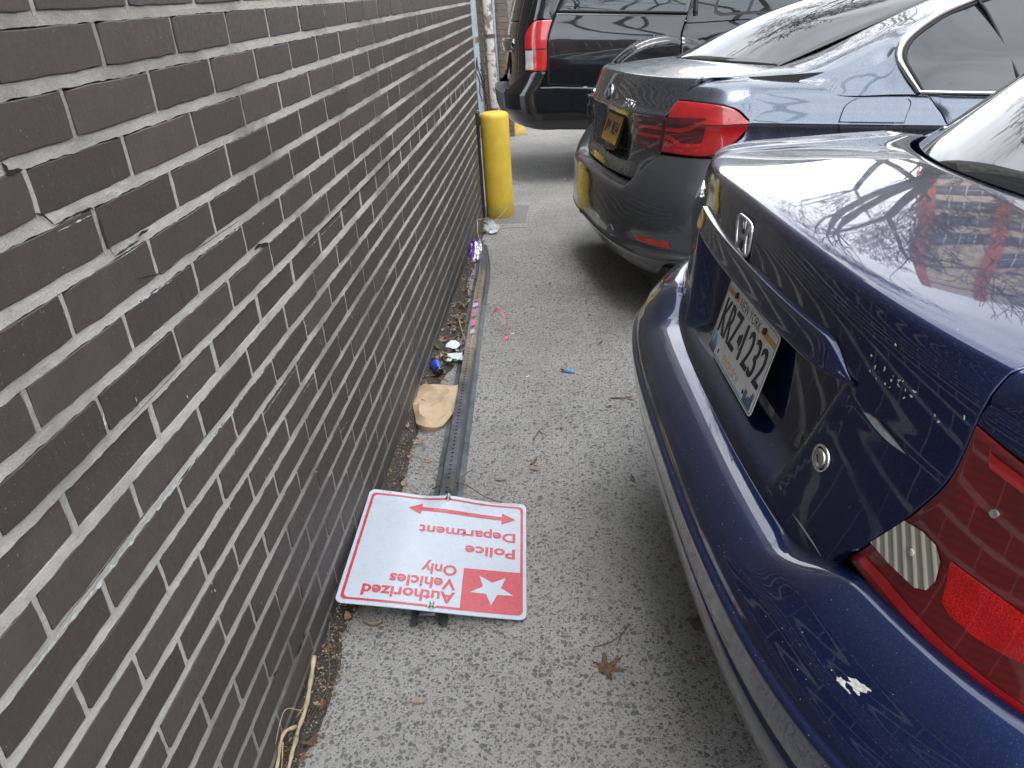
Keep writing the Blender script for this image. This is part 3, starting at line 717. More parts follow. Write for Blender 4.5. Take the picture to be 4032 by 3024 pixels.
def greenhouse(parent, paint, g, rail=True):
    """g: dict of half-profile curves (v>0): base of rear glass, top of rear glass, belt line, roof rail, windscreen"""
    gb, gt = g['glass_base'], g['glass_top']           # curves from v=0 outwards
    loft('rear_window', [mir(gb)[:-1] + gb, [tuple((np.array(a)+np.array(b))/2 + np.array([-.03, 0, .028])*(1-(abs(a[1])/gb[-1][1])**2)) for a, b in zip(mir(gb)[:-1] + gb, mir(gt)[:-1] + gt)], mir(gt)[:-1] + gt], g.get('glass_mat', M_GLASS), parent, edge=.006)
    loft('roof', [mir(gt)[:-1] + gt, mir(g['roof_mid'])[:-1] + g['roof_mid'], mir(g['roof_front'])[:-1] + g['roof_front']], paint, parent, edge=.006)
    loft('windscreen', [mir(g['roof_front'])[:-1] + g['roof_front'], mir(g['screen_base'])[:-1] + g['screen_base']], M_GLASS, parent, edge=.006)
    h = [mir(g['screen_base'])[:-1] + g['screen_base']] + [mir(c)[:-1] + c for c in g['bonnet']]
    loft('bonnet', h, paint, parent, edge=.006)

# ================================================================== DARK BLUE SEDAN (nearest)
M_BLUE = flake_paint('dark_blue_metallic_paint', (.001, .0035, .013), (.003, .016, .082), .33, .55, dust=.02, dustcol=(.12, .13, .15), speck=.22)
blue = tag(empty('parked_car', mat=car_matrix(.897, .477, 3, .018)), 'scratched dark blue metallic sedan nearest the camera, white New York plate on its boot', 'car', 'cars parked with their tails to the wall')
face_rows = [(.56, -.05, .86, .32, 2.6), (.61, -.047, .86, .32, 2.6), (.64, -.041, .86, .32, 2.6), (.70, -.0285, .86, .32, 2.55), (.78, -.0165, .858, .32, 2.52), (.86, -.0085, .85, .32, 2.48), (.92, -.0048, .838, .32, 2.44),
             (.955, -.0035, .82, .32, 2.42), (.978, -.001, .80, .32, 2.4), (.992, .003, .79, .32, 2.4), (1.001, .012, .79, .33, 2.3), (1.006, .030, .80, .35, 2.2), (1.010, .07, .80, .4, 2.1), (1.014, .15, .80, .46, 2), (1.017, .25, .80, .52, 2), (1.018, .365, .80, .6, 2)]
crn = [0]*7 + [.02, .04, .055, .065, .07, .075, .08, .08, .08]
face_rows = [r_ + (c_,) for r_, c_ in zip(face_rows, crn)]
LID = Skin(face_rows)
gapc = [(.535, .698), (.554, .734), (.577, .773), (.600, .822), (.608, .85), (.611, .88), (.612, .908), (.614, .95)]
sw = LID.s_of_w
rightg = [(q, sw(w_)) for q, w_ in gapc] + [(.616, 8.6), (.620, 10.0), (.630, 12), (.64, 14), (.655, 15)]
bot = [(-.518, .672), (-.508, .654), (-.487, .634), (-.465, .624), (-.433, .618), (-.3, .616), (-.15, .615), (0, .615), (.15, .615), (.3, .616), (.433, .618), (.465, .624), (.487, .634), (.508, .654), (.518, .672)]
botc = [(q, sw(w_)) for q, w_ in bot]
rightg = [botc[-1]] + rightg; leftg = [(-q, s_) for q, s_ in rightg]
topc = [(q, 15.0) for q in np.linspace(-.655, .655, 15)]
NQ = 260
YL = list(np.linspace(0, .52, 105)) + list(np.linspace(.52, 1, 46))[1:]; NS = len(YL)-1; G_ = coons(botc, topc, leftg, rightg, NQ, NS, YL)
def lid_pt(q, t):
    p = LID.pt(q, t); w_ = p[2]; v = abs(p[1])
    if .62 < w_ < .88 and t < 7:
        h = .345 + (w_-.705)*.45; m = min(h-v, w_-.645, .876-w_)
        if m > 0: p[0] += .045*sstep(min((h-v)/.048, (w_-.645)/.03, (.876-w_)/.012))
        cr2 = abs((h+.006)-v)
        if w_ > .66 and w_ < .85: p[0] -= .0025*math.exp(-(cr2/.010)**2)
    # soft feature crease that runs from the handle tip towards the lamp
    d1 = (w_ - (.852 - (v-.406)*.06)); 
    if v > .405 and t < 7: p[0] -= .0004*math.exp(-(d1/.014)**2)*sstep((v-.405)/.05)
    return p
P = np.array([[lid_pt(*G_[j, i]) for i in range(NQ+1)] for j in range(NS+1)])
lid = panel('boot_lid', P, M_BLUE, blue, edge=.012, rnd=.0022, edges='btr')
# inner dark shell behind the shut lines
SH = Skin([(a, b+.075, c-.03, d, e, f) for a, b, c, d, e, f in face_rows[:11]])
P = np.array([[SH.pt(q, t) for q in np.linspace(-1.2, 1.2, 60)] for t in np.linspace(0, 10, 24)]); panel('inner_shell', P, M_SHADOW, blue, edge=0)
# body skin: the same tail, but the shoulder rolls inwards to the lid edge
body_rows = [r_ for r_ in face_rows[:7]] + [(.955, -.003, .815, .32, 2.4, .02), (.978, .0, .785, .32, 2.4, .03), (.990, .008, .75, .33, 2.4, .035), (.997, .020, .71, .34, 2.4, .035), (.999, .035, .672, .34, 2.4, .02)]
BODY = Skin(body_rows); bw = BODY.s_of_w
def region(skin, b, t, l, r, nq, ns, conv=True):
    f = (lambda P_: [(q, skin.s_of_w(w_)) for q, w_ in P_]) if conv else (lambda P_: P_)
    G = coons(f(b), f(t), f(l), f(r), nq, ns); return np.array([[skin.pt(*G[j, i]) for i in range(nq+1)] for j in range(ns+1)])
GAP = .0045
tl_l = [(q+GAP, w_) for q, w_ in [(.520, .674)] + gapc[:-1]]; tl_l[-1] = (.612+GAP, .908)
tl_b = [tl_l[0], (.574, .667), (.624, .660), (.668, .655), (.715, .652), (.756, .651), (.80, .653), (.88, .665), (.97, .69), (1.06, .73)]
tl_t = [tl_l[-1], (.673, .895), (.73, .887), (.85, .875), (1.0, .855), (1.10, .835)]
tl_r = [tl_b[-1], (1.115, .79), tl_t[-1]]
def lens_mat():
    s = NT('deep_red_lamp_lens'); co = s.co()
    m = s.n('ShaderNodeMapping'); m.inputs['Rotation'].default_value = (.0, .55, .3); s.l(co, m.inputs[0])
    wv = s.n('ShaderNodeTexWave', Scale=40.0, Distortion=.6, Detail=1.0); wv.bands_direction = 'Z'; s.l(m.outputs[0], wv.inputs['Vector'])
    f = s.noise(co, 14, 4, .6)
    c = s.mix(s.ramp(wv.outputs['Fac'], [(.35, 0), (.75, 1)]), (.13, .003, .005), (.18, .004, .007)); c = s.mix(s.ramp(f, [(.35, 0), (.7, .85)]), c, (.055, .002, .004))
    s.set(Base_Color=c, Roughness=.35, Coat_Weight=1.0, Coat_Roughness=.02, Coat_IOR=1.6, Specular_IOR_Level=.5)
    s.bump(wv.outputs['Fac'], .15, .001); return s.m
def refl_mat():
    s = NT('prismatic_red_reflector'); co = s.co()
    v = s.n('ShaderNodeTexVoronoi', Scale=520.0); s.l(co, v.inputs['Vector'])
    c = s.mix(s.ramp(v.outputs['Distance'], [(.2, 1), (.7, 0)]), (.5, .005, .008), (.95, .02, .02))
    c = s.mix(s.ramp(s.noise(co, 22, 3), [(.45, 0), (.7, .6)]), c, (.4, .004, .006))
    s.set(Base_Color=c, Roughness=.28, Coat_Weight=1, Coat_Roughness=.03, Metallic=.35); s.bump(v.outputs['Distance'], .3, .001); return s.m
M_LENS = lens_mat(); M_REFL = refl_mat()
def rev_mat():
    s = NT('clear_ribbed_lamp_glass'); co = s.co(); m = s.n('ShaderNodeMapping'); m.inputs['Rotation'].default_value = (.5, 0, 0); s.l(co, m.inputs[0])
    wv = s.n('ShaderNodeTexWave', Scale=24.0, Distortion=0.3); wv.bands_direction = 'Y'; s.l(m.outputs[0], wv.inputs['Vector'])
    c = s.mix(s.ramp(wv.outputs['Fac'], [(.5, 0), (.82, 1)]), (.20, .20, .18), (.60, .57, .46)); s.set(Base_Color=c, Roughness=.2, Coat_Weight=1, Coat_Roughness=.03); s.bump(wv.outputs['Fac'], .25, .002); return s.m
M_REV = rev_mat()
inner = lambda P_, c, k: [(c[0] + (q-c[0])*k, c[1] + (w_-c[1])*k) for q, w_ in P_]
rev = [(.545, .714), (.578, .769), (.605, .7725), (.625, .769), (.637, .756), (.641, .732), (.636, .716), (.622, .708), (.58, .710)]
rfl = [(.646, .764), (.69, .763), (.731, .760), (.84, .755), (.93, .75), (.93, .722), (.84, .720), (.765, .716), (.735, .709), (.70, .706), (.670, .709), (.656, .716), (.652, .74)]
rim_lo = [(.540, .682), (.574, .678), (.624, .671), (.668, .666), (.715, .662), (.756, .661), (.80, .663), (.88, .675), (.95, .69), (.95, .699), (.88, .686), (.80, .675), (.756, .673), (.715, .675), (.668, .679), (.624, .685), (.58, .692), (.546, .694)]
M_REDBAND = simple('bright_red_lamp_rim', (.33, .006, .010), .25, 0, 1, var=.1)
for mr in (False, True):
    P = region(BODY, tl_b, tl_t, tl_l, tl_r, 60, 34)
    tl = panel('tail_lamp', P, M_LENS, blue, mirror=mr, edge=.012, rnd=.0025)
    skin_poly('reversing_lamp', BODY, [rev], M_REV, tl, .0016, mirror=mr); skin_poly('reflector', BODY, [rfl], M_REFL, tl, .0012, mirror=mr)
    skin_poly('lamp_rim', BODY, [rim_lo], M_REDBAND, tl, .0012, mirror=mr)
    skin_poly('lamp_rim', BODY, [[(.640, .893), (.72, .878), (.85, .862), (.95, .85), (.95, .842), (.85, .852), (.72, .866), (.645, .878)]], M_REDBAND, tl, .0012, mirror=mr)
    if not mr:
        for q, w_ in ((.601, .742), (.668, .839)): skin_poly('lens_stud', BODY, [[(q+.0045*math.cos(a), w_+.0045*math.sin(a)) for a in np.linspace(0, 2*PI, 12, endpoint=False)]], M_REV, tl, .0035, thick=.003)
    # quarter panel: over the lamp, round the shoulder and along the side
    qb = [(.612+GAP, .908+.0065), (.673, .9015), (.73, .8935), (.85, .8815), (1.0, .8615), (1.10, .841)]
    P = region(BODY, qb, [(.62, .938), (.8, .938), (1.0, .938), (1.09, .938)], [qb[0], (.619, .938)], [qb[-1], (1.09, .938)], 40, 16)
    panel('quarter_panel', P, M_BLUE, blue, mirror=mr, edge=.010, rnd=.0025, edges='bl')
    P = region(BODY, [(1.118, .65), (2.4, .65), (4.9, .62)], [(1.09, .938), (2.3, .938), (4.9, .938)], [(1.118, .65), (1.118, .78), (1.10, .938)], [(4.9, .62), (4.9, .8), (4.9, .938)], 60, 20)
    panel('body_side', P, M_BLUE, blue, mirror=mr, edges='')
    SK = Skin([(.22, -.02, .80, .3, 3), (.28, -.06, .84, .3, 3), (.45, -.06, .865, .3, 3), (.62, -.05, .868, .3, 3), (.69, -.03, .86, .32, 2.6)])
    P = np.array([[SK.pt(q, t) for q in np.linspace(1.2, 4.9, 40)] for t in np.linspace(0, 4, 12)]); panel('sill_panel', P, M_BLUE, blue, mirror=mr, edges='')
    wheel(blue, .98, .80, .31, .19, mr); wheel(blue, 3.58, .80, .31, .19, mr)
# bumper
bump_rows = [(.6185, -.032, .86, .31, 2.75, 0, .050, .004), (.6190, -.044, .86, .31, 2.75, 0, .048, .002), (.6165, -.061, .862, .31, 2.8, 0, .042, 0), (.6125, -.078, .865, .31, 2.8, 0, .036, 0), (.6085, -.089, .866, .31, 2.85, 0, .028, 0), (.602, -.102, .868, .31, 2.85, 0, .018, 0),
             (.593, -.1145, .869, .31, 2.9, 0, .010, 0), (.581, -.125, .870, .31, 2.9, 0, .004, 0), (.567, -.132, .870, .31, 3, 0, 0, 0), (.5535, -.1355, .871, .31, 3), (.5495, -.1415, .871, .31, 3), (.543, -.1455, .871, .31, 3), (.530, -.1450, .871, .31, 3), (.500, -.143, .870, .31, 3), (.470, -.138, .869, .31, 3),
             (.458, -.129, .866, .31, 3), (.449, -.121, .866, .31, 3), (.441, -.123, .866, .31, 3), (.434, -.129, .865, .31, 3), (.41, -.1295, .864, .31, 3), (.37, -.122, .860, .31, 3), (.32, -.104, .852, .31, 3), (.27, -.077, .84, .31, 3), (.24, -.052, .83, .31, 3), (.22, -.02, .81, .31, 3)]
BUMP = Skin(bump_rows)
qs = np.concatenate([np.linspace(-1.25, -.62, 18), np.linspace(-.60, .60, 70), np.linspace(.62, 1.25, 18)])
P = np.array([[BUMP.pt(q, t) for q in qs] for t in np.linspace(0, len(bump_rows)-1, 170)])[::-1]
bumper = panel('rear_bumper', P, M_BLUE, blue, edge=.010, rnd=.003, edges='btlr')
# thin dark shut line in the moulding
P = np.array([[BUMP.pt(q, t) + np.array([-.0012, 0, 0]) for q in np.linspace(-.8, .8, 70)] for t in np.linspace(15.5, 17.2, 5)])[::-1]; panel('bumper_groove', P, M_BLACKPL, bumper, edge=0)
# handle garnish over the plate
def garnish(t, ph):
    """t -1..1 across, ph 0..1 round the section"""
    v = .436*t; e = abs(t); tip = sstep((e-.78)/.22); top = .911 - .040*tip**1.6; bot_ = .866 + .004*tip; dep = .015*(1 - tip**2*.8)
    f = LID.pt(v*1.01, LID.s_of_w(.87)); u0 = f[0]
    sec = [(.006, top+.001), (-dep*.25, top-.0005), (-dep*.45, top - .003), (-dep*.7, top - (top-bot_)*.4), (-dep*1.0, bot_ + .007), (-dep*1.08, bot_+.002), (-dep*.8, bot_), (.02, bot_+.003)]
    a = crom(sec, ph*(len(sec)-1)); return np.array([u0 + a[0], v, a[1]])
P = np.array([[garnish(t, ph) for t in np.linspace(-1, 1, 70)] for ph in np.linspace(0, 1, 26)])[::-1]
panel('handle_trim', P, M_BLUE, blue, edge=0)
# badges
def on_face(v, w_, off=0, car=blue, skin=LID):
    p = skin.pt(v, skin.s_of_w(w_)); a = skin.pt(v+.01, skin.s_of_w(w_))-p; b = skin.pt(v, skin.s_of_w(w_+.01))-p; a /= np.linalg.norm(a); b /= np.linalg.norm(b); n = np.cross(a, b)
    if n[0] > 0: n = -n
    X = Vector((a[0], -a[1], a[2])); Y = Vector((b[0], -b[1], b[2])); Z = Vector((n[0], -n[1], n[2])); M = Matrix.Identity(4)
    for i in range(3): M[i][0] = X[i]; M[i][1] = Y[i]; M[i][2] = Z[i]; M[i][3] = (p[0], -p[1], p[2])[i] + Z[i]*off
    return M
Mh = on_face(-.006, .942, .001)
hb = MB(); ol = [(.043*math.copysign(abs(math.cos(a))**.55, math.cos(a)), .0335*math.copysign(abs(math.sin(a))**.45, math.sin(a))) for a in np.linspace(0, 2*PI, 48, endpoint=False)]
ol = [(x*(1 + .10*y/.034), y) for x, y in ol]
rings = [[Mh @ Vector((x*k, y*(1 - (1-k)*1.1), z)) for x, y in ol] for k, z in ((1, 0), (1, .003), (.96, .0045), (.90, .0045), (.87, .003), (.87, 0))]
hb.add([p for r_ in rings for p in r_], [(i*48+k, i*48+(k+1) % 48, (i+1)*48+(k+1) % 48, (i+1)*48+k) for i in range(5) for k in range(48)])
bd = hb.build('maker_badge', M_CHROME, blue, smooth=True)
hb = MB()
for sg in (-1, 1):
    Q = [(sg*.0325, .0285), (sg*.018, .0285), (sg*.0115, .006), (sg*.0115, -.006), (sg*.0165, -.0295), (sg*.031, -.0295), (sg*.0235, -.008), (sg*.0235, .006)]
    V = [Mh @ Vector((x, y, .0012)) for x, y in Q] + [Mh @ Vector((x*.97, y*.97, .0042)) for x, y in Q]; n_ = len(Q)
    hb.add(V, [tuple(range(n_, 2*n_))] + [(i, (i+1) % n_, n_+(i+1) % n_, n_+i) for i in range(n_)])
Q = [(-.0125, .0045), (.0125, .0045), (.0125, -.0055), (-.0125, -.0055)]; hb.add([Mh @ Vector((x, y, .0012)) for x, y in Q] + [Mh @ Vector((x, y, .0042)) for x, y in Q], [(4, 5, 6, 7), (0, 1, 5, 4), (2, 3, 7, 6)])
tag(hb.build('badge_letter', M_CHROME, bd), None)
Mc_ = on_face(-.565, .897, .0005)
o = text('model_lettering', 'CIVIC', .036, M_CHROME, blue, Mc_, bold=.0012, ext=.0022, sx=.95)
# lock
Ml = on_face(.413, .753, .001); mb = MB()
mb.add([Ml @ Vector((r_*math.cos(a), r_*math.sin(a), z)) for r_, z in ((.0195, 0), (.0195, .003), (.0165, .0035), (.0160, .001)) for a in np.linspace(0, 2*PI, 32, endpoint=False)], [(i*32+k, i*32+(k+1) % 32, (i+1)*32+(k+1) % 32, (i+1)*32+k) for i in range(3) for k in range(32)])
lk = mb.build('boot_lock', M_CHROME, blue, smooth=True)
mb = MB(); mb.add([Ml @ Vector((r_*math.cos(a), r_*math.sin(a), z)) for r_, z in ((.0135, .0005), (.0135, .0045), (.0115, .006), (.0001, .006)) for a in np.linspace(0, 2*PI, 32, endpoint=False)], [(i*32+k, i*32+(k+1) % 32, (i+1)*32+(k+1) % 32, (i+1)*32+k) for i in range(3) for k in range(32)]); mb.build('lock_barrel', M_STEEL, lk, smooth=True)
mb = MB(); mb.box((-.0014, -.006, .0058), (.0014, .006, .0066), Ml @ Matrix.Rotation(.5, 4, 'Z')); mb.build('keyhole', M_SHADOW, lk)
# plate
def plate_frame(u, v, w_, tilt, wd, ht):
    c, s_ = math.cos(tilt), math.sin(tilt); X = Vector((0, -1, 0)); Y = Vector((s_, 0, c)); Z = X.cross(Y); M = Matrix.Identity(4)
    for i in range(3): M[i][0] = X[i]; M[i][1] = Y[i]; M[i][2] = Z[i]; M[i][3] = (u, -v, w_)[i]
    return M
Mp = plate_frame(.002, .0, .744, math.radians(15), .305, .152)
def pl_obj(name, polys, mat, parent, M, z0, z1):
    mb = MB()
    for Q in polys:
        n_ = len(Q); mb.add([M @ Vector((x, y, z0)) for x, y in Q] + [M @ Vector((x, y, z1)) for x, y in Q], [tuple(range(n_, 2*n_)), tuple(range(n_))[::-1]] + [(i, (i+1) % n_, n_+(i+1) % n_, n_+i) for i in range(n_)])
    return mb.build(name, mat, parent)
M_PLW = simple('white_plate_paint', (.80, .81, .82), .38, 0, .4, var=.08, scale=40); M_PLN = simple('navy_plate_ink', (.012, .014, .07), .45); M_PLG = simple('gold_plate_ink', (.66, .34, .06), .45, var=.1)
M_PLB = simple('pale_blue_plate_ink', (.35, .60, .78), .45, var=.15); M_PLK = simple('black_plate_ink', (.012, .013, .02), .4)
plate = pl_obj('number_plate', [rrect(.1525, .076, .011)], M_PLW, blue, Mp, 0, .0012)
o_ = rrect(.1495, .073, .009); i_ = rrect(.1483, .0718, .0085); pl_obj('plate_border', [[o_[k], o_[(k+1) % len(o_)], i_[(k+1) % len(o_)], i_[k]] for k in range(len(o_))], M_PLN, plate, Mp, .0012, .0015)
def ptext(body, x, y, size, width, mat, z=.0012, ext=.0002, bold=0, nm='lettering', par=None, M=None, align_h=None):
    o = text(nm, body, size, mat, par, Matrix.Identity(4), bold=bold*size, ext=0); me = o.data; xs = [v.co.x for v in me.vertices]; ys_ = [v.co.y for v in me.vertices]; x0, x1, y0, y1 = min(xs), max(xs), min(ys_), max(ys_)
    for v in me.vertices: v.co = M @ Vector((x + (v.co.x-x0)/(x1-x0)*width, y + (v.co.y-y0)/(y1-y0)*size, z))
    m = o.modifiers.new('t', 'SOLIDIFY'); m.thickness = ext*2; m.offset = 0
    return o
ptext('KRZ', -.131, -.029, .070, .112, M_PLK, .0022, .0009, .0, par=plate, M=Mp, nm='plate_number'); ptext('1232', .012, -.029, .070, .128, M_PLK, .0022, .0009, .0, par=plate, M=Mp, nm='plate_number')
pl_obj('state_outline', [[(-.0135, .009), (-.004, .012), (.001, .017), (.004, .012), (.003, -.004), (.001, -.010), (.006, -.014), (.002, -.013), (-.003, -.008), (-.006, -.006), (-.014, -.005), (-.015, .001)]], M_PLK, plate, Mp, .0012, .0024)
ptext('NEW YORK', -.064, .046, .019, .128, M_PLN, par=plate, M=Mp); ptext('EXCELSIOR', -.052, -.065, .0165, .104, M_PLG, par=plate, M=Mp)
for P_ in ([(-.149, .050), (-.073, .050), (-.073, .060), (-.149, .060)], [(.073, .050), (.149, .050), (.149, .060), (.073, .060)]): pl_obj('gold_band', [P_], M_PLG, plate, Mp, .0012, .0016)
tag(pl_obj('blue_band', [[(-.149, -.072), (-.105, -.062), (-.118, -.035), (-.149, -.028)], [(-.105, -.072), (.105, -.072), (.1, -.067), (-.1, -.067)], [(.105, -.07), (.144, -.066), (.130, -.05), (.112, -.055)]], M_PLB, plate, Mp, .0012, .0015), kind='stuff')
rr = random.Random(2); sky_ = [(-.149 + .005*k, -.052 + rr.uniform(0, .02)) for k in range(8)]; tag(pl_obj('navy_scenery', [[(x, -.071), (x+.0035, -.071), (x+.002, y)] for x, y in sky_] + [[(x, -.070), (x+.0032, -.070), (x+.003, -.070+h), (x+.0005, -.070+h*.9)] for x, h in [(.096+.005*k, rr.uniform(.01, .034)) for k in range(9)]], M_PLN, plate, Mp, .0015, .0018), kind='stuff')
for x in (-.0889, .0889):
    pl_obj('plate_bolt', [[(x+.0062*math.cos(a), .0595+.0062*math.sin(a)) for a in np.linspace(0, 2*PI, 8, endpoint=False)]], M_BLACKPL, plate, Mp, .0012, .005)
    pl_obj('bolt_hole', [[(x+.0035*math.cos(a), -.0575+.0045*math.sin(a)) for a in np.linspace(0, 2*PI, 10, endpoint=False)]], M_SHADOW, plate, Mp, .0012, .0019)
# scratches and chips in the paint, each with its own outline
M_PRIMER = simple('grey_primer_chip', (.30, .36, .40), .6, var=.2, scale=150); M_CHIP = simple('white_paint_chip', (.62, .63, .60), .7, var=.3, scale=200); M_RUST = simple('brown_scratch_edge', (.16, .10, .09), .8, var=.4, scale=200)
def blob(q, w_, a, b, rot, seed, n_=14, jag=.45):
    r_ = random.Random(seed); c, s_ = math.cos(rot), math.sin(rot); P_ = []
    for k in range(n_):
        t = 2*PI*k/n_; R_ = 1 + r_.uniform(-jag, jag); x, y = a*math.cos(t)*R_, b*math.sin(t)*R_; P_.append((q + x*c - y*s_, w_ + x*s_ + y*c))
    return P_
skin_poly('paint_chip', LID, [[(.464, .850), (.476, .8525), (.488, .853), (.50, .850), (.520, .8465), (.548, .8395), (.525, .8385), (.505, .840), (.485, .844)]], M_PRIMER, lid, .0012, size=.02)
skin_poly('scratch', LID, [[(.462, .8505), (.476, .8545), (.490, .855), (.503, .852), (.525, .8475), (.551, .839), (.520, .8465), (.50, .8500), (.488, .8530), (.476, .8525)]], M_RUST, lid, .0014, size=.02)
skin_poly('scratch', LID, [[(.392, .650), (.42, .651), (.46, .648), (.487, .642), (.46, .6455), (.42, .6485)]], M_PRIMER, lid, .0008, size=.02)
skin_poly('scratch', LID, [[(.392, .652), (.42, .6530), (.45, .6508), (.42, .6518)]], M_RUST, lid, .001, size=.02)
rr = random.Random(11); sp_ = [blob(rr.gauss(.505, .035), rr.gauss(.903, .014), rr.uniform(.0008, .003), rr.uniform(.0006, .0018), rr.uniform(0, 3), k, 7) for k in range(24)]
tag(skin_poly('paint_speck', LID, sp_, M_CHIP, lid, .0008, size=.02), kind='stuff')
bf_ = lambda x, y: BUMP.pt(x, BUMP.s_of_w(y))
def bq(x, y):                                            # bumper coordinates: q, row index
    return BUMP.pt(x, y)
big = [blob(.680, 4.9, .010, .28, .03, 5, 18, .35), blob(.664, 5.45, .006, .16, .0, 6, 14, .5), blob(.676, 5.5, .008, .06, .0, 7, 12, .5), blob(.683, 5.2, .005, .08, .0, 17, 12, .5)]
for b_ in big: skin_poly('paint_chip', BUMP, [b_], M_CHIP, bumper, .001, size=.1, fn=bq)
rr = random.Random(12)
tag(skin_poly('paint_speck', BUMP, [blob(rr.uniform(.1, .78), rr.uniform(2, 14), rr.uniform(.0003, .0012), rr.uniform(.008, .03), 0, k, 6) for k in range(80)], M_CHIP, bumper, .0007, size=.1, fn=bq), kind='stuff')
# greenhouse, roof, bonnet
gb = [(.372, 0, 1.020), (.385, .15, 1.018), (.425, .30, 1.012), (.49, .45, 1.000), (.575, .60, .978)]
gt = [(1.02, 0, 1.375), (1.03, .15, 1.373), (1.05, .30, 1.366), (1.075, .42, 1.355), (1.10, .50, 1.342)]
greenhouse(blue, M_BLUE, dict(glass_base=gb, glass_top=gt, roof_mid=[(1.7, 0, 1.44), (1.7, .15, 1.438), (1.7, .3, 1.43), (1.7, .45, 1.41), (1.7, .55, 1.38)], roof_front=[(2.35, 0, 1.39), (2.36, .15, 1.388), (2.4, .3, 1.38), (2.44, .45, 1.36), (2.5, .54, 1.33)],
    screen_base=[(3.1, 0, 1.05), (3.11, .2, 1.045), (3.16, .4, 1.035), (3.22, .55, 1.02), (3.3, .68, .99)], bonnet=[[(3.6, 0, .96), (3.6, .2, .955), (3.62, .4, .94), (3.64, .6, .91), (3.66, .72, .88)], [(4.1, 0, .82), (4.1, .2, .81), (4.08, .4, .79), (4.05, .6, .75), (4.0, .74, .70)], [(4.3, 0, .62), (4.29, .2, .62), (4.25, .4, .62), (4.15, .62, .62), (4.02, .78, .6)]]))
for mr in (False, True):
    # rear deck strip between lid, window and shoulder; C pillar; side glass
    es = [(q, t) for q, t in rightg if t >= sw(.94)]; inn = []; outr = []; midc = []
    for i_, t_ in enumerate(np.linspace(0, 1, 14)):
        e_ = curve_at(es, t_); p = LID.pt(e_[0] + .0045, e_[1]); o2 = BODY.pt(.6195 + .52*t_**1.15, bw(.938)); inn.append(tuple(p)); outr.append(tuple(o2)); midc.append(((p[0]*.55+o2[0]*.45), p[1]*.32+o2[1]*.68 , p[2]*.80+o2[2]*.20 + .001))
    loft('deck_strip', [inn, midc, outr], M_BLUE, blue, nq=40, ns=14, mirror=mr, edges='b', edge=.01)
    loft('c_pillar', [[(.585, .605, .985), (.80, .57, 1.12), (1.02, .54, 1.28), (1.12, .51, 1.345)], [(.60, .66, .975), (.90, .64, 1.10), (1.14, .60, 1.27), (1.3, .555, 1.365)], [(.62, .74, .952), (1.0, .70, 1.06), (1.25, .64, 1.24), (1.45, .575, 1.38)]], M_BLUE, blue, mirror=mr, edges='bt')
    loft('side_window', [[(.66, .75, .948), (1.5, .77, .955), (2.6, .76, .955), (3.2, .73, .955)], [(1.45, .572, 1.375), (1.7, .56, 1.395), (2.2, .555, 1.37), (2.5, .55, 1.33)]], M_GLASS, blue, mirror=mr, edges='')
mb = MB(); mb.box((.1, -.78, .18), (4.1, .78, .30)); mb.build('underbody', M_SHADOW, blue)
mb = MB(); P_ = [BUMP.pt(q, 23) for q in np.linspace(-.95, .95, 30)]; mb.add([(p[0]+.01, -p[1], .24) for p in P_] + [(.7, -.80, .24), (.7, .80, .24)][::-1], [tuple(range(32))]); mb.build('bumper_floor', M_SHADOW, blue)
nf = Skin([(.2, 0, .75, .35, 2.6), (.4, -.08, .82, .38, 2.6), (.6, -.06, .84, .38, 2.6), (.72, 0.0, .82, .36, 2.6)])
P = np.array([[nf.pt(q, t) for q in np.linspace(-1.0, 1.0, 50)] for t in np.linspace(0, 3, 12)]); P[:, :, 0] = 4.28 - P[:, :, 0]; panel('front_bumper', P, M_BLUE, blue, edges='')

# ================================================================== DARK GREY SEDAN (middle)
M_GREY = flake_paint('graphite_metallic_paint', (.03, .036, .046), (.125, .150, .19), .27, .8, dust=.20, dustcol=(.16, .16, .155), speck=.15)
M_GREYLOW = flake_paint('dusty_graphite_bumper_paint', (.03, .034, .04), (.075, .086, .10), .38, .7, dust=.42, dustcol=(.13, .13, .125), speck=.2)
grey = tag(empty('parked_car', mat=car_matrix(.82, 3.16, 10, .034)), 'dark grey sedan in the middle with wide red tail lamps and a yellow number plate', 'car', 'cars parked with their tails to the wall')
gface = [(.56,-.06,.895,.42,2.8),(.62,-.036,.895,.42,2.8),(.70,-.012,.895,.42,2.8),(.78,.0,.893,.42,2.8),(.86,.0,.892,.42,2.8),(.90,-.004,.885,.42,2.8),(.94,.006,.872,.42,2.8),(.98,.018,.86,.42,2.7),(1.02,.032,.845,.43,2.7),(1.042,.042,.835,.44,2.6),(1.052,.056,.83,.45,2.5),(1.058,.09,.83,.46,2.4),(1.068,.17,.83,.48,2.2),(1.078,.27,.83,.52,2.1),(1.085,.37,.83,.56,2)]
gcr = [0]*9 + [.0, .01, .018, .03, .04, .05]
GL = Skin([r_ + (c_,) for r_, c_ in zip(gface, gcr)]); gw = GL.s_of_w
lidr = [(.545, .640), (.585, .684), (.62, .718), (.657, .755), (.672, .80), (.685, .86), (.694, .905), (.714, .965), (.735, 1.005), (.75, 1.03)]
lr = [(q, gw(w_)) for q, w_ in lidr] + [(.756, 9.3), (.756, 10.4), (.748, 12), (.74, 13), (.735, 14)]
lbot = [(-.545, .640), (-.52, .630), (-.45, .628), (-.3, .625), (0, .622), (.3, .625), (.45, .628), (.52, .630), (.545, .640)]
GGr = coons([(q, gw(w_)) for q, w_ in lbot], [(q, 14.0) for q in np.linspace(-.735, .735, 13)], [(-q, t) for q, t in lr], lr, 150, 110)
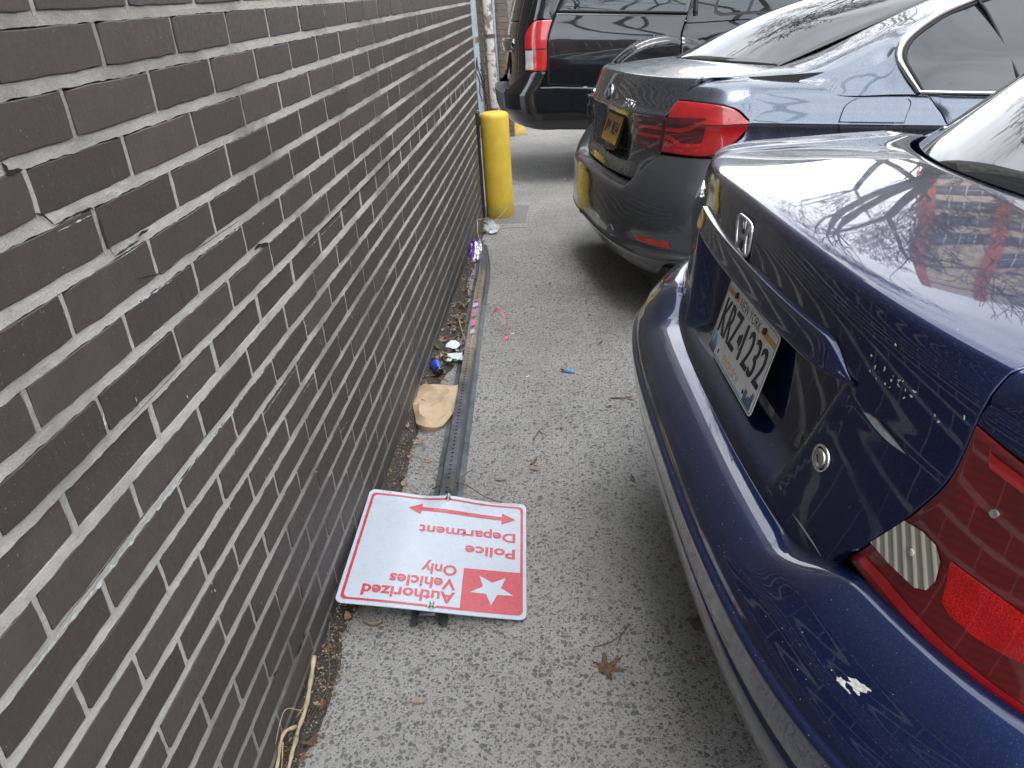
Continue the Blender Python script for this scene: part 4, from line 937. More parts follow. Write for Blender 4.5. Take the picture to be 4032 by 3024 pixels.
def gl_pt(q, t):
    p = GL.pt(q, t); v, w_ = abs(p[1]), p[2]
    if t < 6:
        m = min(.405 - (.88-w_)*.10 - v, w_-.665, .899-w_); 
        if m > 0: p[0] += .045*sstep(m/.035) if w_ < .86 else .045*sstep(m/.010)
        if v < .45: p[0] -= .006*math.exp(-((w_-.650)/.02)**2)
        p[0] -= .012*math.exp(-((w_-.908)/.012)**2)
    if 7.5 < t < 10.5: p[2] += .004*math.exp(-((t-9.2)/.6)**2)
    return p
glid = panel('boot_lid', np.array([[gl_pt(*GGr[j, i]) for i in range(151)] for j in range(111)]), M_GREY, grey, edge=.014, rnd=.003)
SH2 = Skin([(a, b+.09, c-.04, d, e) for a, b, c, d, e in gface[:10]]); panel('inner_shell', np.array([[SH2.pt(q, t) for q in np.linspace(-1.3, 1.3, 60)] for t in np.linspace(0, 9, 20)]), M_SHADOW, grey, edge=0)
gbody = [(.56,-.06,.895,.42,2.8),(.62,-.036,.900,.42,2.8),(.70,-.012,.902,.42,2.8),(.78,.0,.897,.42,2.8),(.84,.0,.890,.42,2.8),(.872,-.002,.893,.42,2.8),(.881,-.003,.900,.42,2.8),(.889,-.003,.897,.42,2.8),(.92,.0,.884,.42,2.8),(.95,.008,.874,.42,2.8),(.98,.018,.862,.42,2.7),(1.01,.028,.842,.43,2.7),(1.03,.038,.812,.44,2.6),(1.040,.050,.775,.45,2.5)]
GB = Skin(gbody, shear=(.085, .37, 1.9))
lamp_b = [(.508, .7605), (.657, .762), (.765, .7625), (.854, .760), (.90, .762), (.953, .777), (1.004, .818)]
gtl = [(.716, .967), (.809, .963), (.909, .952), (.984, .934), (1.061, .884)]
def lens2(name, a, b, rough=.18):
    s = NT(name); co = s.co(); f = s.noise(co, 18, 3, .5); s.set(Base_Color=s.mix(s.ramp(f, [(.35, 0), (.7, 1)]), a, b), Roughness=.28, Coat_Weight=1.0, Coat_Roughness=.02, Coat_IOR=1.6); return s.m
M_LRED = lens2('bright_red_lamp_glass', (.42, .008, .012), (.55, .014, .02)); M_LDK = lens2('dark_smoked_red_lamp_glass', (.075, .006, .011), (.12, .01, .015)); M_LGLOW = lens2('red_light_bar', (.50, .01, .015), (.62, .02, .025)); M_LSMOKE = lens2('smoked_reversing_lens', (.16, .05, .05), (.2, .07, .07))
for mr in (False, True):
    # outer lamp on the wing
    P = region(GB, [(.663, .7635), (.765, .7625), (.854, .7605), (.90, .763), (.953, .778), (1.0, .814), (1.035, .850)], [(.718, .966), (.809, .962), (.909, .951), (.984, .932), (1.055, .889)], [(.663, .7635), (.676, .81), (.690, .86), (.700, .915), (.718, .966)], [(1.035, .850), (1.052, .868), (1.055, .889)], 50, 34)
    ol_ = panel('tail_lamp', P, M_LRED, grey, mirror=mr, edge=.012, rnd=.002)
    skin_poly('lamp_window', GB, [[(.694, .903), (.885, .906), (.882, .862), (.868, .80), (.80, .79), (.74, .797), (.684, .812)]], M_LDK, ol_, .0012, mirror=mr)
    for bar in ([(.690, .862), (.76, .862), (.81, .872), (.86, .889), (.883, .897), (.883, .886), (.86, .876), (.82, .859), (.77, .847), (.688, .847)], [(.685, .830), (.72, .830), (.77, .806), (.83, .803), (.87, .81), (.868, .797), (.83, .789), (.76, .791), (.72, .812), (.684, .816)]):
        skin_poly('light_bar', GB, [bar], M_LGLOW, ol_, .0022, mirror=mr, thick=.002)
    skin_poly('lamp_crease', GB, [[(.895, .905), (1.03, .884), (1.03, .880), (.895, .899)], [(.90, .80), (1.0, .872), (1.0, .868), (.905, .795)]], M_LGLOW, ol_, .0016, mirror=mr)
    # inner lamp on the lid
    P = region(GL, [(.475, .772), (.503, .763), (.57, .763), (.652, .7635)], [(.468, .893), (.53, .900), (.60, .912), (.690, .917)], [(.475, .772), (.450, .790), (.442, .840), (.452, .875), (.468, .893)], [(.652, .7635), (.665, .81), (.680, .86), (.690, .917)], 30, 26)
    P[:, :, 0] -= .006
    il = panel('inner_tail_lamp', P, M_LDK, grey, mirror=mr, edge=.012, rnd=.002)
    fo = lambda x, y: GL.pt(x, GL.s_of_w(y)) - np.array([.006, 0, 0])
    for bar in ([(.462, .862), (.672, .862), (.669, .850), (.458, .848)], [(.455, .826), (.664, .828), (.661, .817), (.455, .812)], [(.470, .888), (.50, .890), (.50, .884), (.468, .882)]): skin_poly('light_bar', GL, [bar], M_LGLOW, il, .0015, mirror=mr, fn=fo)
    skin_poly('reversing_lamp', GL, [[(.50, .795), (.585, .795), (.585, .778), (.503, .778)]], M_LSMOKE, il, .0015, mirror=mr, fn=fo)
    # wing: wraps over the lamp and runs along the side up to the beltline
    P = region(GB, [(.7205, .972), (.809, .968), (.909, .957), (.988, .938), (1.058, .8955)], [(.757, 1.0395), (.90, 1.0395), (1.05, 1.0395), (1.15, 1.0395)], [(.7205, .972), (.742, 1.01), (.757, 1.0395)], [(1.058, .8955), (1.10, .96), (1.15, 1.0395)], 40, 24)
    panel('rear_wing', P, M_GREY, grey, mirror=mr, edge=.010, rnd=.002, edges='bl')
    P = region(GB, [(.905, .758), (1.0, .754), (1.1, .74), (1.2, .70)], [(1.058, .8955), (1.058, .889)][::-1] + [(1.1, .888), (1.2, .886)], [(.905, .758), (.958, .773), (1.010, .812), (1.041, .848), (1.058, .889)], [(1.2, .70), (1.2, .80), (1.2, .886)], 20, 20)
    panel('wing_corner', P, M_GREY, grey, mirror=mr, edge=.01, rnd=.002, edges='bl')
    P = region(GB, [(1.2, .70), (1.5, .66), (1.76, .66), (1.915, .66)], [(1.15, 1.0395), (1.3, 1.03), (1.5, 1.015), (1.738, 1.000)], [(1.2, .70), (1.2, .80), (1.18, .886), (1.15, .96), (1.15, 1.0395)], [(1.915, .66), (1.912, .838), (1.880, .894), (1.738, 1.000)], 90, 110)
    panel('rear_quarter', P, M_GREY, grey, mirror=mr, edge=.012, rnd=.002, edges='r')
    P = region(GB, [(1.058, .889), (1.2, .886)], [(1.058, .8955), (1.18, .886)], [(1.058, .889), (1.058, .8955)], [(1.2, .886), (1.18, .8865)], 4, 2)
    P = region(GB, [(1.058, .8955), (1.1, .890), (1.2, .8865)], [(1.15, 1.0395), (1.17, 1.0395)], [(1.058, .8955), (1.10, .96), (1.15, 1.0395)], [(1.2, .8865), (1.185, .96), (1.17, 1.0395)], 8, 16)
    panel('wing_filler', P, M_GREY, grey, mirror=mr, edges='', edge=0)
    P = region(GB, [(1.926, .66), (3.0, .66), (5.0, .66)], [(1.748, .9975), (3.0, .985), (5.0, .96)], [(1.926, .66), (1.923, .838), (1.890, .894), (1.748, .9975)], [(5.0, .66), (5.0, .8), (5.0, .96)], 60, 50)
    dr = panel('rear_door', P, M_GREY, grey, mirror=mr, edge=.012, rnd=.002, edges='l')
    gsk = Skin([(.22, .0, .84, .42, 3), (.30, -.02, .88, .42, 3), (.45, -.04, .905, .42, 3), (.60, -.04, .905, .42, 2.8), (.70, -.012, .902, .42, 2.8)], shear=(.085, .37, 1.9))
    panel('sill_panel', np.array([[gsk.pt(q, t) for q in np.linspace(1.15, 5, 40)] for t in np.linspace(0, 4, 12)]), M_GREY, grey, mirror=mr, edges='')
    # fuel flap: dark shut line with the flap set in it
    if not mr:
        def rq(q0, q1, w0, w1, r_, n_=7): return [(q1-r_+r_*math.cos(a) if s1 > 0 else q0+r_+r_*math.cos(a), (w1-r_*.9 if s2 > 0 else w0+r_*.9)+r_*.9*math.sin(a)) for s1, s2, a0 in ((1, 1, 0), (-1, 1, 90), (-1, -1, 180), (1, -1, 270)) for a in [math.radians(a0+90*k/n_) for k in range(n_+1)]]
        skin_poly('flap_shut_line', GB, [rq(1.425, 1.705, .818, .979, .045)], M_SHADOW, grey, .0014, size=.007)
        skin_poly('fuel_flap', GB, [rq(1.4285, 1.7015, .8215, .9755, .043)], M_GREY, grey, .0024, size=.007)
        hd = MB(); hp = [GB.pt(1.935 + .2*k/8, GB.s_of_w(.872)) for k in range(9)]
        hd.tube([(p[0], -p[1]-.018 - .012*math.sin(PI*k/8), p[2]) for k, p in enumerate(hp)], [.011]+[.0145]*7+[.011], 10); hd.build('door_handle', M_GREY, dr, smooth=True)
        skin_poly('handle_recess', GB, [[(1.99+.065*math.cos(a), .885+.03*math.sin(a)) for a in np.linspace(0, 2*PI, 20, endpoint=False)]], M_SHADOW, dr, .0015)
    wheel(grey, 1.05, .82, .33, .22, mr); wheel(grey, 3.86, .82, .33, .22, mr)
gbump = [(.612,-.028,.895,.42,2.8,0,.138,.028),(.610,-.045,.9,.42,2.8,0,.128,.03),(.606,-.070,.902,.42,2.9,0,.112,.04),(.602,-.088,.903,.42,2.9,0,.09,.035),(.594,-.099,.905,.42,2.9,0,.065,.025),(.57,-.106,.906,.42,3,0,.03,.01),(.50,-.112,.907,.42,3),(.42,-.116,.907,.42,3),(.365,-.114,.905,.42,3),(.350,-.118,.903,.42,3),(.338,-.110,.90,.42,3),(.334,-.100,.897,.42,3),(.32,-.098,.895,.42,3),(.28,-.075,.88,.42,3),(.235,-.045,.86,.42,3),(.22,-.0,.84,.42,3)]
GU = Skin(gbump, r0=.50, rw=.16)
def gb_pt(q, t):
    p = GU.pt(q, t); a = abs(q)
    if 5.6 < t < 9.3 and .55 < a < 1.0:            # sculpted pocket round the reflector
        k = math.exp(-((t-7.6)/.9)**2)*sstep((a-.58)/.08)*sstep((1.0-a)/.08); p[0] += .022*k
    return p
gbp = panel('rear_bumper', np.array([[gb_pt(q, t) for q in np.linspace(-1.2, 1.2, 130)] for t in np.linspace(0, len(gbump)-1, 90)])[::-1], M_GREYLOW, grey, edge=.01, rnd=.003)
for mr in (False, True):
    skin_poly('bumper_reflector', GU, [[(.668, 7.05), (.86, 7.02), (.866, 7.5), (.67, 7.42)]], M_REFL, gbp, .003, mirror=mr, fn=gb_pt, size=.1, thick=.003)
skin_poly('diffuser_trim', GU, [[(q, 9.0) for q in np.linspace(-.66, .66, 30)] + [(q, 10.6) for q in np.linspace(.66, -.66, 30)]], M_BLACKPL, gbp, .002, fn=gb_pt, size=.08)
mb = MB(); mb.tube([GU.pt(-.50, 11)*np.array([1, -1, 1]) + np.array([.02, 0, -.035]), GU.pt(-.50, 11)*np.array([1, -1, 1]) + np.array([.35, 0, -.03])], .042, 24, cap=False); mb.build('exhaust_tip', M_BLACKPL, grey, smooth=True)
mb = MB(); mb.box((.05, -.84, .17), (4.4, .84, .30)); mb.build('underbody', M_SHADOW, grey)
# emblem, lettering, plate
Mg = on_face(-.010, .956, .0005, skin=GL)
def disc(name, M, r0, r1, z0, z1, mat, par, a0=0, a1=2*PI, n=32):
    A_ = np.linspace(a0, a1, n); mb = MB(); V = [M @ Vector((r_*math.cos(a), r_*math.sin(a), z)) for r_, z in ((r1, z0), (r1, z1), (r0, z1)) for a in A_]
    mb.add(V, [(i*n+k, i*n+k+1, (i+1)*n+k+1, (i+1)*n+k) for i in range(2) for k in range(n-1)])
    if r0 < .002: pass
    return mb.build(name, mat, par, smooth=False)
em = disc('round_emblem', Mg, .0001, .041, 0, .004, M_CHROME, grey); disc('emblem_ring', Mg, .0235, .037, .004, .0048, M_BLACKPL, em)
M_EB = simple('emblem_blue', (.02, .12, .45), .3, 0, 1); M_EW = simple('emblem_white', (.75, .77, .78), .3, 0, 1)
for k in range(4): disc('emblem_quarter', Mg, .0001, .0225, .004, .005, (M_EB, M_EW)[k % 2], em, PI/2*k + .06, PI/2*(k+1) + .06, 10)
text('model_lettering', '330i', .050, M_CHROME, grey, on_face(.29, .918, .004, skin=GL), bold=.0018, ext=.003, sx=1.2); text('model_lettering', 'xi', .036, M_CHROME, grey, on_face(-.46, .92, .003, skin=GL), bold=.0012, ext=.002, sx=1.1)
Mq = plate_frame(.022, .0, .785, math.radians(20), .305, .152)
fr_ = pl_obj('plate_frame', [rrect(.160, .088, .012)], M_BLACKPL, grey, Mq, -.006, .004)
M_PLY = simple('yellow_plate_paint', (.66, .36, .04), .4, 0, .4, var=.1)
pt = pl_obj('number_plate', [rrect(.150, .066, .010)], M_PLY, grey, Mq, .004, .0052)
ptext('JJW', -.128, -.026, .062, .096, M_PLN, .0056, .0008, par=pt, M=Mq, nm='plate_number'); ptext('9834', -.006, -.026, .062, .132, M_PLN, .0056, .0008, par=pt, M=Mq, nm='plate_number')
ptext('V12', -.045, -.083, .022, .085, M_ALLOY, .0044, .0005, par=fr_, M=Mq)
M_SATIN = simple('satin_aluminium_trim', (.80, .80, .79), .28, 1, var=.03)
# greenhouse
ggb = [(.372, 0, 1.088), (.392, .15, 1.087), (.435, .3, 1.081), (.51, .42, 1.072), (.61, .54, 1.060)]
ggt = [(1.30, 0, 1.375), (1.31, .15, 1.372), (1.33, .3, 1.358), (1.35, .42, 1.338), (1.38, .52, 1.312)]
greenhouse(grey, M_GREY, dict(glass_base=ggb, glass_top=ggt, roof_mid=[(1.9, 0, 1.43), (1.9, .15, 1.428), (1.9, .3, 1.42), (1.9, .45, 1.40), (1.92, .56, 1.37)], roof_front=[(2.5, 0, 1.38), (2.51, .15, 1.378), (2.54, .3, 1.37), (2.6, .45, 1.35), (2.66, .55, 1.32)],
    screen_base=[(3.2, 0, 1.02), (3.21, .2, 1.02), (3.26, .4, 1.01), (3.32, .55, .99), (3.4, .70, .95)], bonnet=[[(3.8, 0, .96), (3.8, .2, .955), (3.8, .4, .94), (3.8, .6, .91), (3.8, .74, .86)], [(4.3, 0, .84), (4.3, .2, .83), (4.28, .4, .81), (4.22, .6, .77), (4.15, .76, .72)], [(4.52, 0, .6), (4.51, .2, .6), (4.45, .4, .6), (4.35, .62, .6), (4.2, .8, .58)]]))
for mr in (False, True):
    row0 = [(.615, .548, 1.057), (.80, .553, 1.110), (1.0, .548, 1.185), (1.22, .535, 1.262), (1.39, .528, 1.310)]
    row1 = [(.56, .66, 1.050), (.75, .685, 1.088), (.98, .670, 1.168), (1.22, .635, 1.243), (1.43, .595, 1.300)]
    row2 = [(.52, .745, 1.040), (.72, .775, 1.058), (.92, .765, 1.125), (1.14, .720, 1.212), (1.46, .650, 1.285)]
    row3 = [(.50, .785, 1.022), (.71, .828, 1.020), (.90, .832, 1.060), (.960, .824, 1.110), (1.04, .796, 1.177), (1.2, .757, 1.245), (1.48, .690, 1.298)]
    loft('c_pillar', [row0, row1, row2, row3], M_GREY, grey, nq=40, ns=30, mirror=mr, edges='b')
    loft('pillar_base', [row3[:4], [(.50, .80, 1.01), (.72, .847, .985), (.92, .852, 1.00), (.975, .843, 1.05)], [(.50, .813, .995), (.74, .862, .955), (.95, .868, .945), (1.052, .866, .938)]], M_GREY, grey, nq=30, ns=16, mirror=mr, edges='')
    # deck shoulder between lid and pillar
    es = [(q, t) for q, t in lr if t >= 9.2]; inn, mid_, ou = [], [], []
    for k in range(12):
        t_ = k/11; e_ = curve_at(es, t_); p = GL.pt(e_[0]+.004, e_[1]); o2 = GB.pt(.757 + .40*t_**1.1, 12.9); inn.append(tuple(p)); ou.append(tuple(o2)); mid_.append((p[0]*.5+o2[0]*.5, p[1]*.42+o2[1]*.58, p[2]*.75+o2[2]*.25+.001))
    loft('deck_shoulder', [inn, mid_, ou], M_GREY, grey, nq=34, ns=10, mirror=mr, edges='b')
    # side window with chrome surround
    wb = [(1.06, .862, .948), (1.5, .866, .912), (2.3, .866, .86), (3.2, .85, .82)]; wt = [(.985, .812, 1.110), (1.06, .79, 1.165), (1.20, .760, 1.222), (1.45, .70, 1.275), (2.3, .64, 1.33), (2.7, .64, 1.28)]
    sg = loft('side_window', [wb, [(1.02, .84, 1.02), (1.28, .83, 1.06), (2.2, .77, 1.10), (3.0, .76, 1.05)], wt], M_GLASS, grey, nq=60, ns=20, mirror=mr, edges='')
    s_ = -1 if mr else 1
    def strip3(name, C, wd, mat, par, flat=.5, off=.004):
        C2 = [curve_at(C, t_) for t_ in np.linspace(0, 1, 60)]; m2 = MB(); m2.tube([(c[0], -s_*(c[1]+off), c[2]) for c in C2], [wd*(.6 + .4*min(1, i_/6)*1) for i_ in range(60)], 8); m2.build(name, mat, par, smooth=True)
    arc = [(1.052, .866, .944), (1.00, .853, 1.005), (.962, .838, 1.065), (.958, .828, 1.098), (.985, .812, 1.143), (1.07, .787, 1.198), (1.20, .757, 1.250), (1.45, .70, 1.300), (1.9, .655, 1.34), (2.5, .64, 1.34)]
    arc_in = [(1.085, .862, .950), (1.045, .853, 1.01), (1.012, .84, 1.06), (1.012, .826, 1.092), (1.045, .806, 1.135), (1.13, .778, 1.180), (1.25, .748, 1.224), (1.48, .697, 1.270), (1.9, .65, 1.31), (2.5, .635, 1.31)]
    # flat wide chrome band and the black rubber inside it
    def band(name, a, b, mat, o=.006):
        A_ = [np.array(curve_at(a, t_)) for t_ in np.linspace(0, 1, 70)]; B_ = [np.array(curve_at(b, t_)) for t_ in np.linspace(0, 1, 70)]
        rows = [[x + (y-x)*k + np.array([0, o*h, 0]) for x, y in zip(A_, B_)] for k, h in ((0, 0), (.06, 1.6), (.5, 2.2), (.94, 1.6), (1, 0))]
        panel(name, np.array(rows), mat, grey, mirror=mr, edge=0)
    half = [tuple((np.array(x)*.42 + np.array(y)*.58)) for x, y in zip(arc, arc_in)]
    band('chrome_window_trim', arc, half, M_SATIN); band('window_rubber', half, arc_in, M_BLACKPL, .003)
    band('chrome_belt_trim', [(1.062, .870, .940), (1.5, .872, .905), (2.3, .872, .853), (3.2, .856, .812)], [(1.066, .868, .953), (1.5, .870, .918), (2.3, .870, .866), (3.2, .853, .825)], M_SATIN, .003)
    strip3('window_divider', [(1.515, .870, .915), (1.455, .815, 1.05), (1.385, .752, 1.20), (1.345, .722, 1.262)], .007, M_BLACKPL, sg, off=.004)
nf = Skin([(.2, 0, .80, .35, 2.6), (.4, -.08, .88, .38, 2.6), (.6, -.06, .90, .38, 2.6), (.72, 0.0, .86, .36, 2.6)])
P = np.array([[nf.pt(q, t) for q in np.linspace(-1.0, 1.0, 50)] for t in np.linspace(0, 3, 12)]); P[:, :, 0] = 4.50 - P[:, :, 0]; panel('front_bumper', P, M_GREY, grey, edges='')

# ================================================================== BLACK SUV (farthest)
M_BLK = flake_paint('black_car_paint', (.004, .004, .005), (.012, .013, .016), .2, .4, dust=.05, dustcol=(.10, .10, .10), speck=.12)
suv = tag(empty('parked_car', mat=car_matrix(.035, 6.6, 6, .034)), 'tall black SUV with upright red and clear tail lamps behind the grey sedan', 'car', 'cars parked with their tails to the wall')
sb = [(.70, .055, .915, .30, 2.8), (.80, .075, .92, .29, 2.9), (.90, .09, .925, .28, 3), (1.0, .10, .926, .27, 3), (1.12, .10, .919, .26, 3), (1.22, .108, .905, .26, 3), (1.30, .125, .888, .26, 3), (1.42, .155, .862, .27, 3), (1.60, .21, .82, .28, 3), (1.76, .28, .80, .30, 2.8), (1.80, .34, .74, .32, 2.6)]
SB = Skin(sb, shear=(.07, .43, 1.5))
def suv_pt(q, t):
    p = SB.pt(q, t); d = math.hypot(p[0]-1.30, p[2]-.50)
    if p[0] > .6: p[1] += math.copysign(.034*sstep((.615-d)/.035), q)
    return p
def reg2(b, t, l, r, nq, ns, fn=suv_pt):
    f = lambda P_: [(q, SB.s_of_w(w_)) for q, w_ in P_]; G = coons(f(b), f(t), f(l), f(r), nq, ns); return np.array([[fn(*G[j, i]) for i in range(nq+1)] for j in range(ns+1)])
panel('inner_shell', np.array([[SB.pt(q*.97, t) + np.array([.06, 0, 0]) for q in np.linspace(-1.2, 1.2, 50)] for t in np.linspace(0, 10, 16)])*np.array([1, .97, .995]), M_SHADOW, suv, edge=0)
ts_ = SB.s_of_w
panel('tailgate', np.array([[SB.pt(q*(1 - .0*k), ts_(.74) + (ts_(1.285)-ts_(.74))*k) for q in np.linspace(-.66, .66, 50)] for k in np.linspace(0, 1, 26)]), M_BLK, suv, edge=.012)
panel('rear_window', np.array([[SB.pt(q, ts_(1.295) + (ts_(1.72)-ts_(1.295))*k) for q in np.linspace(-.66, .66, 50)] for k in np.linspace(0, 1, 20)]), M_GLASS, suv, edge=.01)
M_CLR = lens2('clear_lamp_glass', (.45, .42, .42), (.62, .60, .58)); QL, QR = .845, 1.045
for mr in (False, True):
    P = reg2([(QL-.01, .925), (QR-.008, .925)], [(.90, 1.285), (QR, 1.285)], [(QL-.01, .925), (.838, 1.05), (.842, 1.20), (.90, 1.285)], [(QR-.008, .925), (QR-.004, 1.1), (QR, 1.285)], 16, 26, SB.pt)
    tl = panel('tail_lamp', P, M_LRED, suv, mirror=mr, edge=.012, rnd=.002)
    skin_poly('reversing_lamp', SB, [[(.842, .935), (.930, .935), (.930, 1.075), (.842, 1.075)]], M_CLR, tl, .002, mirror=mr)
    skin_poly('lamp_divider', SB, [[(.930, .935), (.938, .935), (.938, 1.28), (.930, 1.28)], [(.842, 1.076), (1.035, 1.076), (1.036, 1.090), (.842, 1.090)]], M_LDK, tl, .0022, mirror=mr)
    P = reg2([(.672, .74), (.75, .80), (.83, .915)], [(.672, 1.72), (.75, 1.72), (.83, 1.72)], [(.672, .74), (.672, 1.2), (.672, 1.72)], [(.83, .915), (.83, 1.2), (.83, 1.72)], 12, 40, SB.pt); panel('corner_pillar', P, M_BLK, suv, mirror=mr, edge=.012, edges='lr')
    P = reg2([(.838, 1.20), (.842, 1.21), (.90, 1.292), (QR, 1.292)], [(.838, 1.72), (.95, 1.72), (QR, 1.72)], [(.838, 1.20), (.838, 1.4), (.838, 1.72)], [(QR, 1.292), (QR, 1.5), (QR, 1.72)], 12, 24, SB.pt); panel('upper_corner', P, M_BLK, suv, mirror=mr, edge=.012, edges='lr')
    P = reg2([(1.05, .815), (1.4, .80), (1.9, .80), (2.115, .80)], [(1.06, 1.33), (1.6, 1.33), (2.115, 1.33)], [(1.05, .815), (1.05, 1.0), (1.06, 1.33)], [(2.115, .80), (2.1, 1.0), (2.09, 1.33)], 80, 40); panel('rear_quarter', P, M_BLK, suv, mirror=mr, edge=.012, rnd=.002, edges='lrtb')
    P = reg2([(2.128, .55), (3.5, .6), (5.1, .6)], [(2.105, 1.27), (3.5, 1.27), (5.1, 1.27)], [(2.128, .55), (2.115, .9), (2.105, 1.27)], [(5.1, .6), (5.1, .9), (5.1, 1.27)], 80, 30); dr = panel('side_doors', P, M_BLK, suv, mirror=mr, edge=.012, rnd=.002, edges='l')
    P = reg2([(1.06, 1.345), (1.6, 1.345), (2.09, 1.345)], [(1.10, 1.72), (1.6, 1.72), (2.05, 1.72)], [(1.06, 1.345), (1.08, 1.5), (1.10, 1.72)], [(2.09, 1.345), (2.06, 1.5), (2.05, 1.72)], 30, 16); panel('quarter_window', P, M_GLASS, suv, mirror=mr, edge=.008)
    P = reg2([(2.105, 1.278), (2.6, 1.278), (5.0, 1.278)], [(2.06, 1.74), (2.6, 1.74), (4.0, 1.74)], [(2.105, 1.278), (2.07, 1.5), (2.06, 1.74)], [(5.0, 1.278), (4.5, 1.5), (4.0, 1.74)], 40, 16); panel('door_frame', P, M_BLK, suv, mirror=mr, edge=.008, edges='l')
    def rwin(): return [(2.36, 1.312), (3.1, 1.306), (3.1, 1.66), (2.36, 1.66), (2.30, 1.63), (2.28, 1.40), (2.30, 1.335)]
    skin_poly('window_seal', SB, [rwin()], M_BLACKPL, dr, .002, mirror=mr, size=.06); cx_ = (2.7, 1.48); skin_poly('door_window', SB, [[(cx_[0]+(q-cx_[0])*.955, cx_[1]+(w_-cx_[1])*.88) for q, w_ in rwin()]], M_GLASS, dr, .0035, mirror=mr, size=.06); skin_poly('window_bar', SB, [[(2.56, 1.32), (2.585, 1.32), (2.585, 1.65), (2.56, 1.65)]], M_BLACKPL, dr, .0055, mirror=mr, size=.05)
    if not mr:
        hb_ = MB(); hp = [SB.pt(2.155 - .012*k, SB.s_of_w(1.33 + .028*k)) for k in range(7)]; hb_.tube([(p[0], -p[1]-.014, p[2]) for p in hp], .019, 8, flat=.6); hb_.build('door_handle', M_CHROME, dr, smooth=True)
        hb_ = MB(); hb_.tube([(p[0], -p[1]-.004, p[2]) for p in hp], .032, 8, flat=.6); hb_.build('handle_surround', M_BLACKPL, dr, smooth=True)
    for cu in (1.30, 4.05):
        mb = MB(); yv = (.93 if not mr else -.93)*-1; mb.cyl((cu, yv, .40), (0, 1 if mr else -1, 0), .44, .012, 40); mb.build('wheel_arch', M_SHADOW, suv); wheel(suv, cu, .84, .38, .25, mr)
    P = np.array([[np.array([1.15 + 3.5*k, .925 - .03*(1-j), .46 + .38*j]) for k in np.linspace(0, 1, 40)] for j in np.linspace(0, 1, 6)]); panel('lower_side', P, M_BLK, suv, mirror=mr, edges='')
sbu = [(.465, .15, .90, .30, 2.8), (.49, .085, .91, .30, 2.8), (.53, .030, .92, .30, 2.8), (.575, .0, .925, .30, 2.8), (.62, -.028, .93, .30, 2.8), (.70, -.038, .93, .30, 2.8), (.745, -.040, .93, .30, 2.8), (.77, -.030, .93, .30, 2.8), (.82, .015, .928, .29, 2.9), (.87, .055, .926, .285, 3), (.93, .088, .925, .28, 3)]
SU = Skin(sbu, shear=(.07, .43, 1.5))
def su_pt(q, t):
    p = SU.pt(q, t); d = math.hypot(p[0]-1.30, p[2]-.50)
    if p[0] > .6: p[1] += math.copysign(.034*sstep((.615-d)/.035), q)
    return p
f_ = lambda P_: [(q, SU.s_of_w(w_)) for q, w_ in P_]
for mr in (False, True):
    G = coons(f_([(0, .465), (.6, .465), (1.2, .465), (1.7, .465)]), f_([(0, .757), (.35, .757), (.62, .760), (.70, .80), (.78, .885), (.84, .914), (.95, .914), (1.037, .914), (1.046, .86), (1.052, .808), (1.2, .797), (1.45, .793), (1.7, .793)]), f_([(0, .465), (0, .757)]), f_([(1.7, .465), (1.7, .793)]), 110, 30)
    panel('rear_bumper', np.array([[su_pt(*G[j, i]) for i in range(111)] for j in range(31)]), M_BLK, suv, edge=.01, edges='t', mirror=mr)
M_STEP = simple('textured_grey_step_plastic', (.10, .105, .11), .6, bump=.4, scale=90)
pad = MB(); pad.grid([[SU.pt(q, f_([(0, .757)])[0][1])*np.array([1, -1, 0]) + np.array([d, 0, .761]) for q in np.linspace(-.62, .66, 50)] for d in (.11, .06, .02, 0, -.006)]); stp = pad.build('bumper_step', M_STEP, suv, smooth=True)
pad = MB()
for k in range(16):
    q0 = -.56 + .075*k; pad.grid([[SU.pt(q0 + dq, 7)*np.array([1, -1, 0]) + np.array([d, 0, .761 + h]) for dq in (0, .008, .03, .038)] for d, h in ((.09, .0), (.085, .005), (.01, .005), (.006, 0))])
tag(pad.build('tread_rib', M_STEP, stp, smooth=False), kind='stuff')
panel('step_face', np.array([[SU.pt(q, SU.s_of_w(w_)) + np.array([-.005, 0, 0]) for q in np.linspace(-.62, .66, 50)] for w_ in np.linspace(.60, .757, 10)]), M_STEP, suv, edge=.004)
gar = MB(); gar.grid([[(SB.pt(q, ts_(w_))*np.array([1, -1, 1]) + np.array([-d*(1-(abs(q)/.5)**6), 0, 0])) for q in np.linspace(-.48, .48, 30)] for w_, d in ((1.165, 0), (1.160, .045), (1.12, .055), (1.065, .05), (1.055, 0))]); gar.build('tailgate_trim', M_CHROME, suv, smooth=True)
Mq2 = plate_frame(.075, .0, .975, math.radians(12), .3, .15); mb = MB(); mb.box((-.17, -.1, -.02), (.17, .085, -.004), Mq2); mb.build('plate_recess', M_SHADOW, suv); pl_obj('number_plate', [rrect(.152, .076, .01)], M_PLY, suv, Mq2, 0, .0015)
text('trim_lettering', 'LE', .05, M_CHROME, suv, on_face(.50, 1.125, .002, skin=SB), bold=.001, ext=.002)
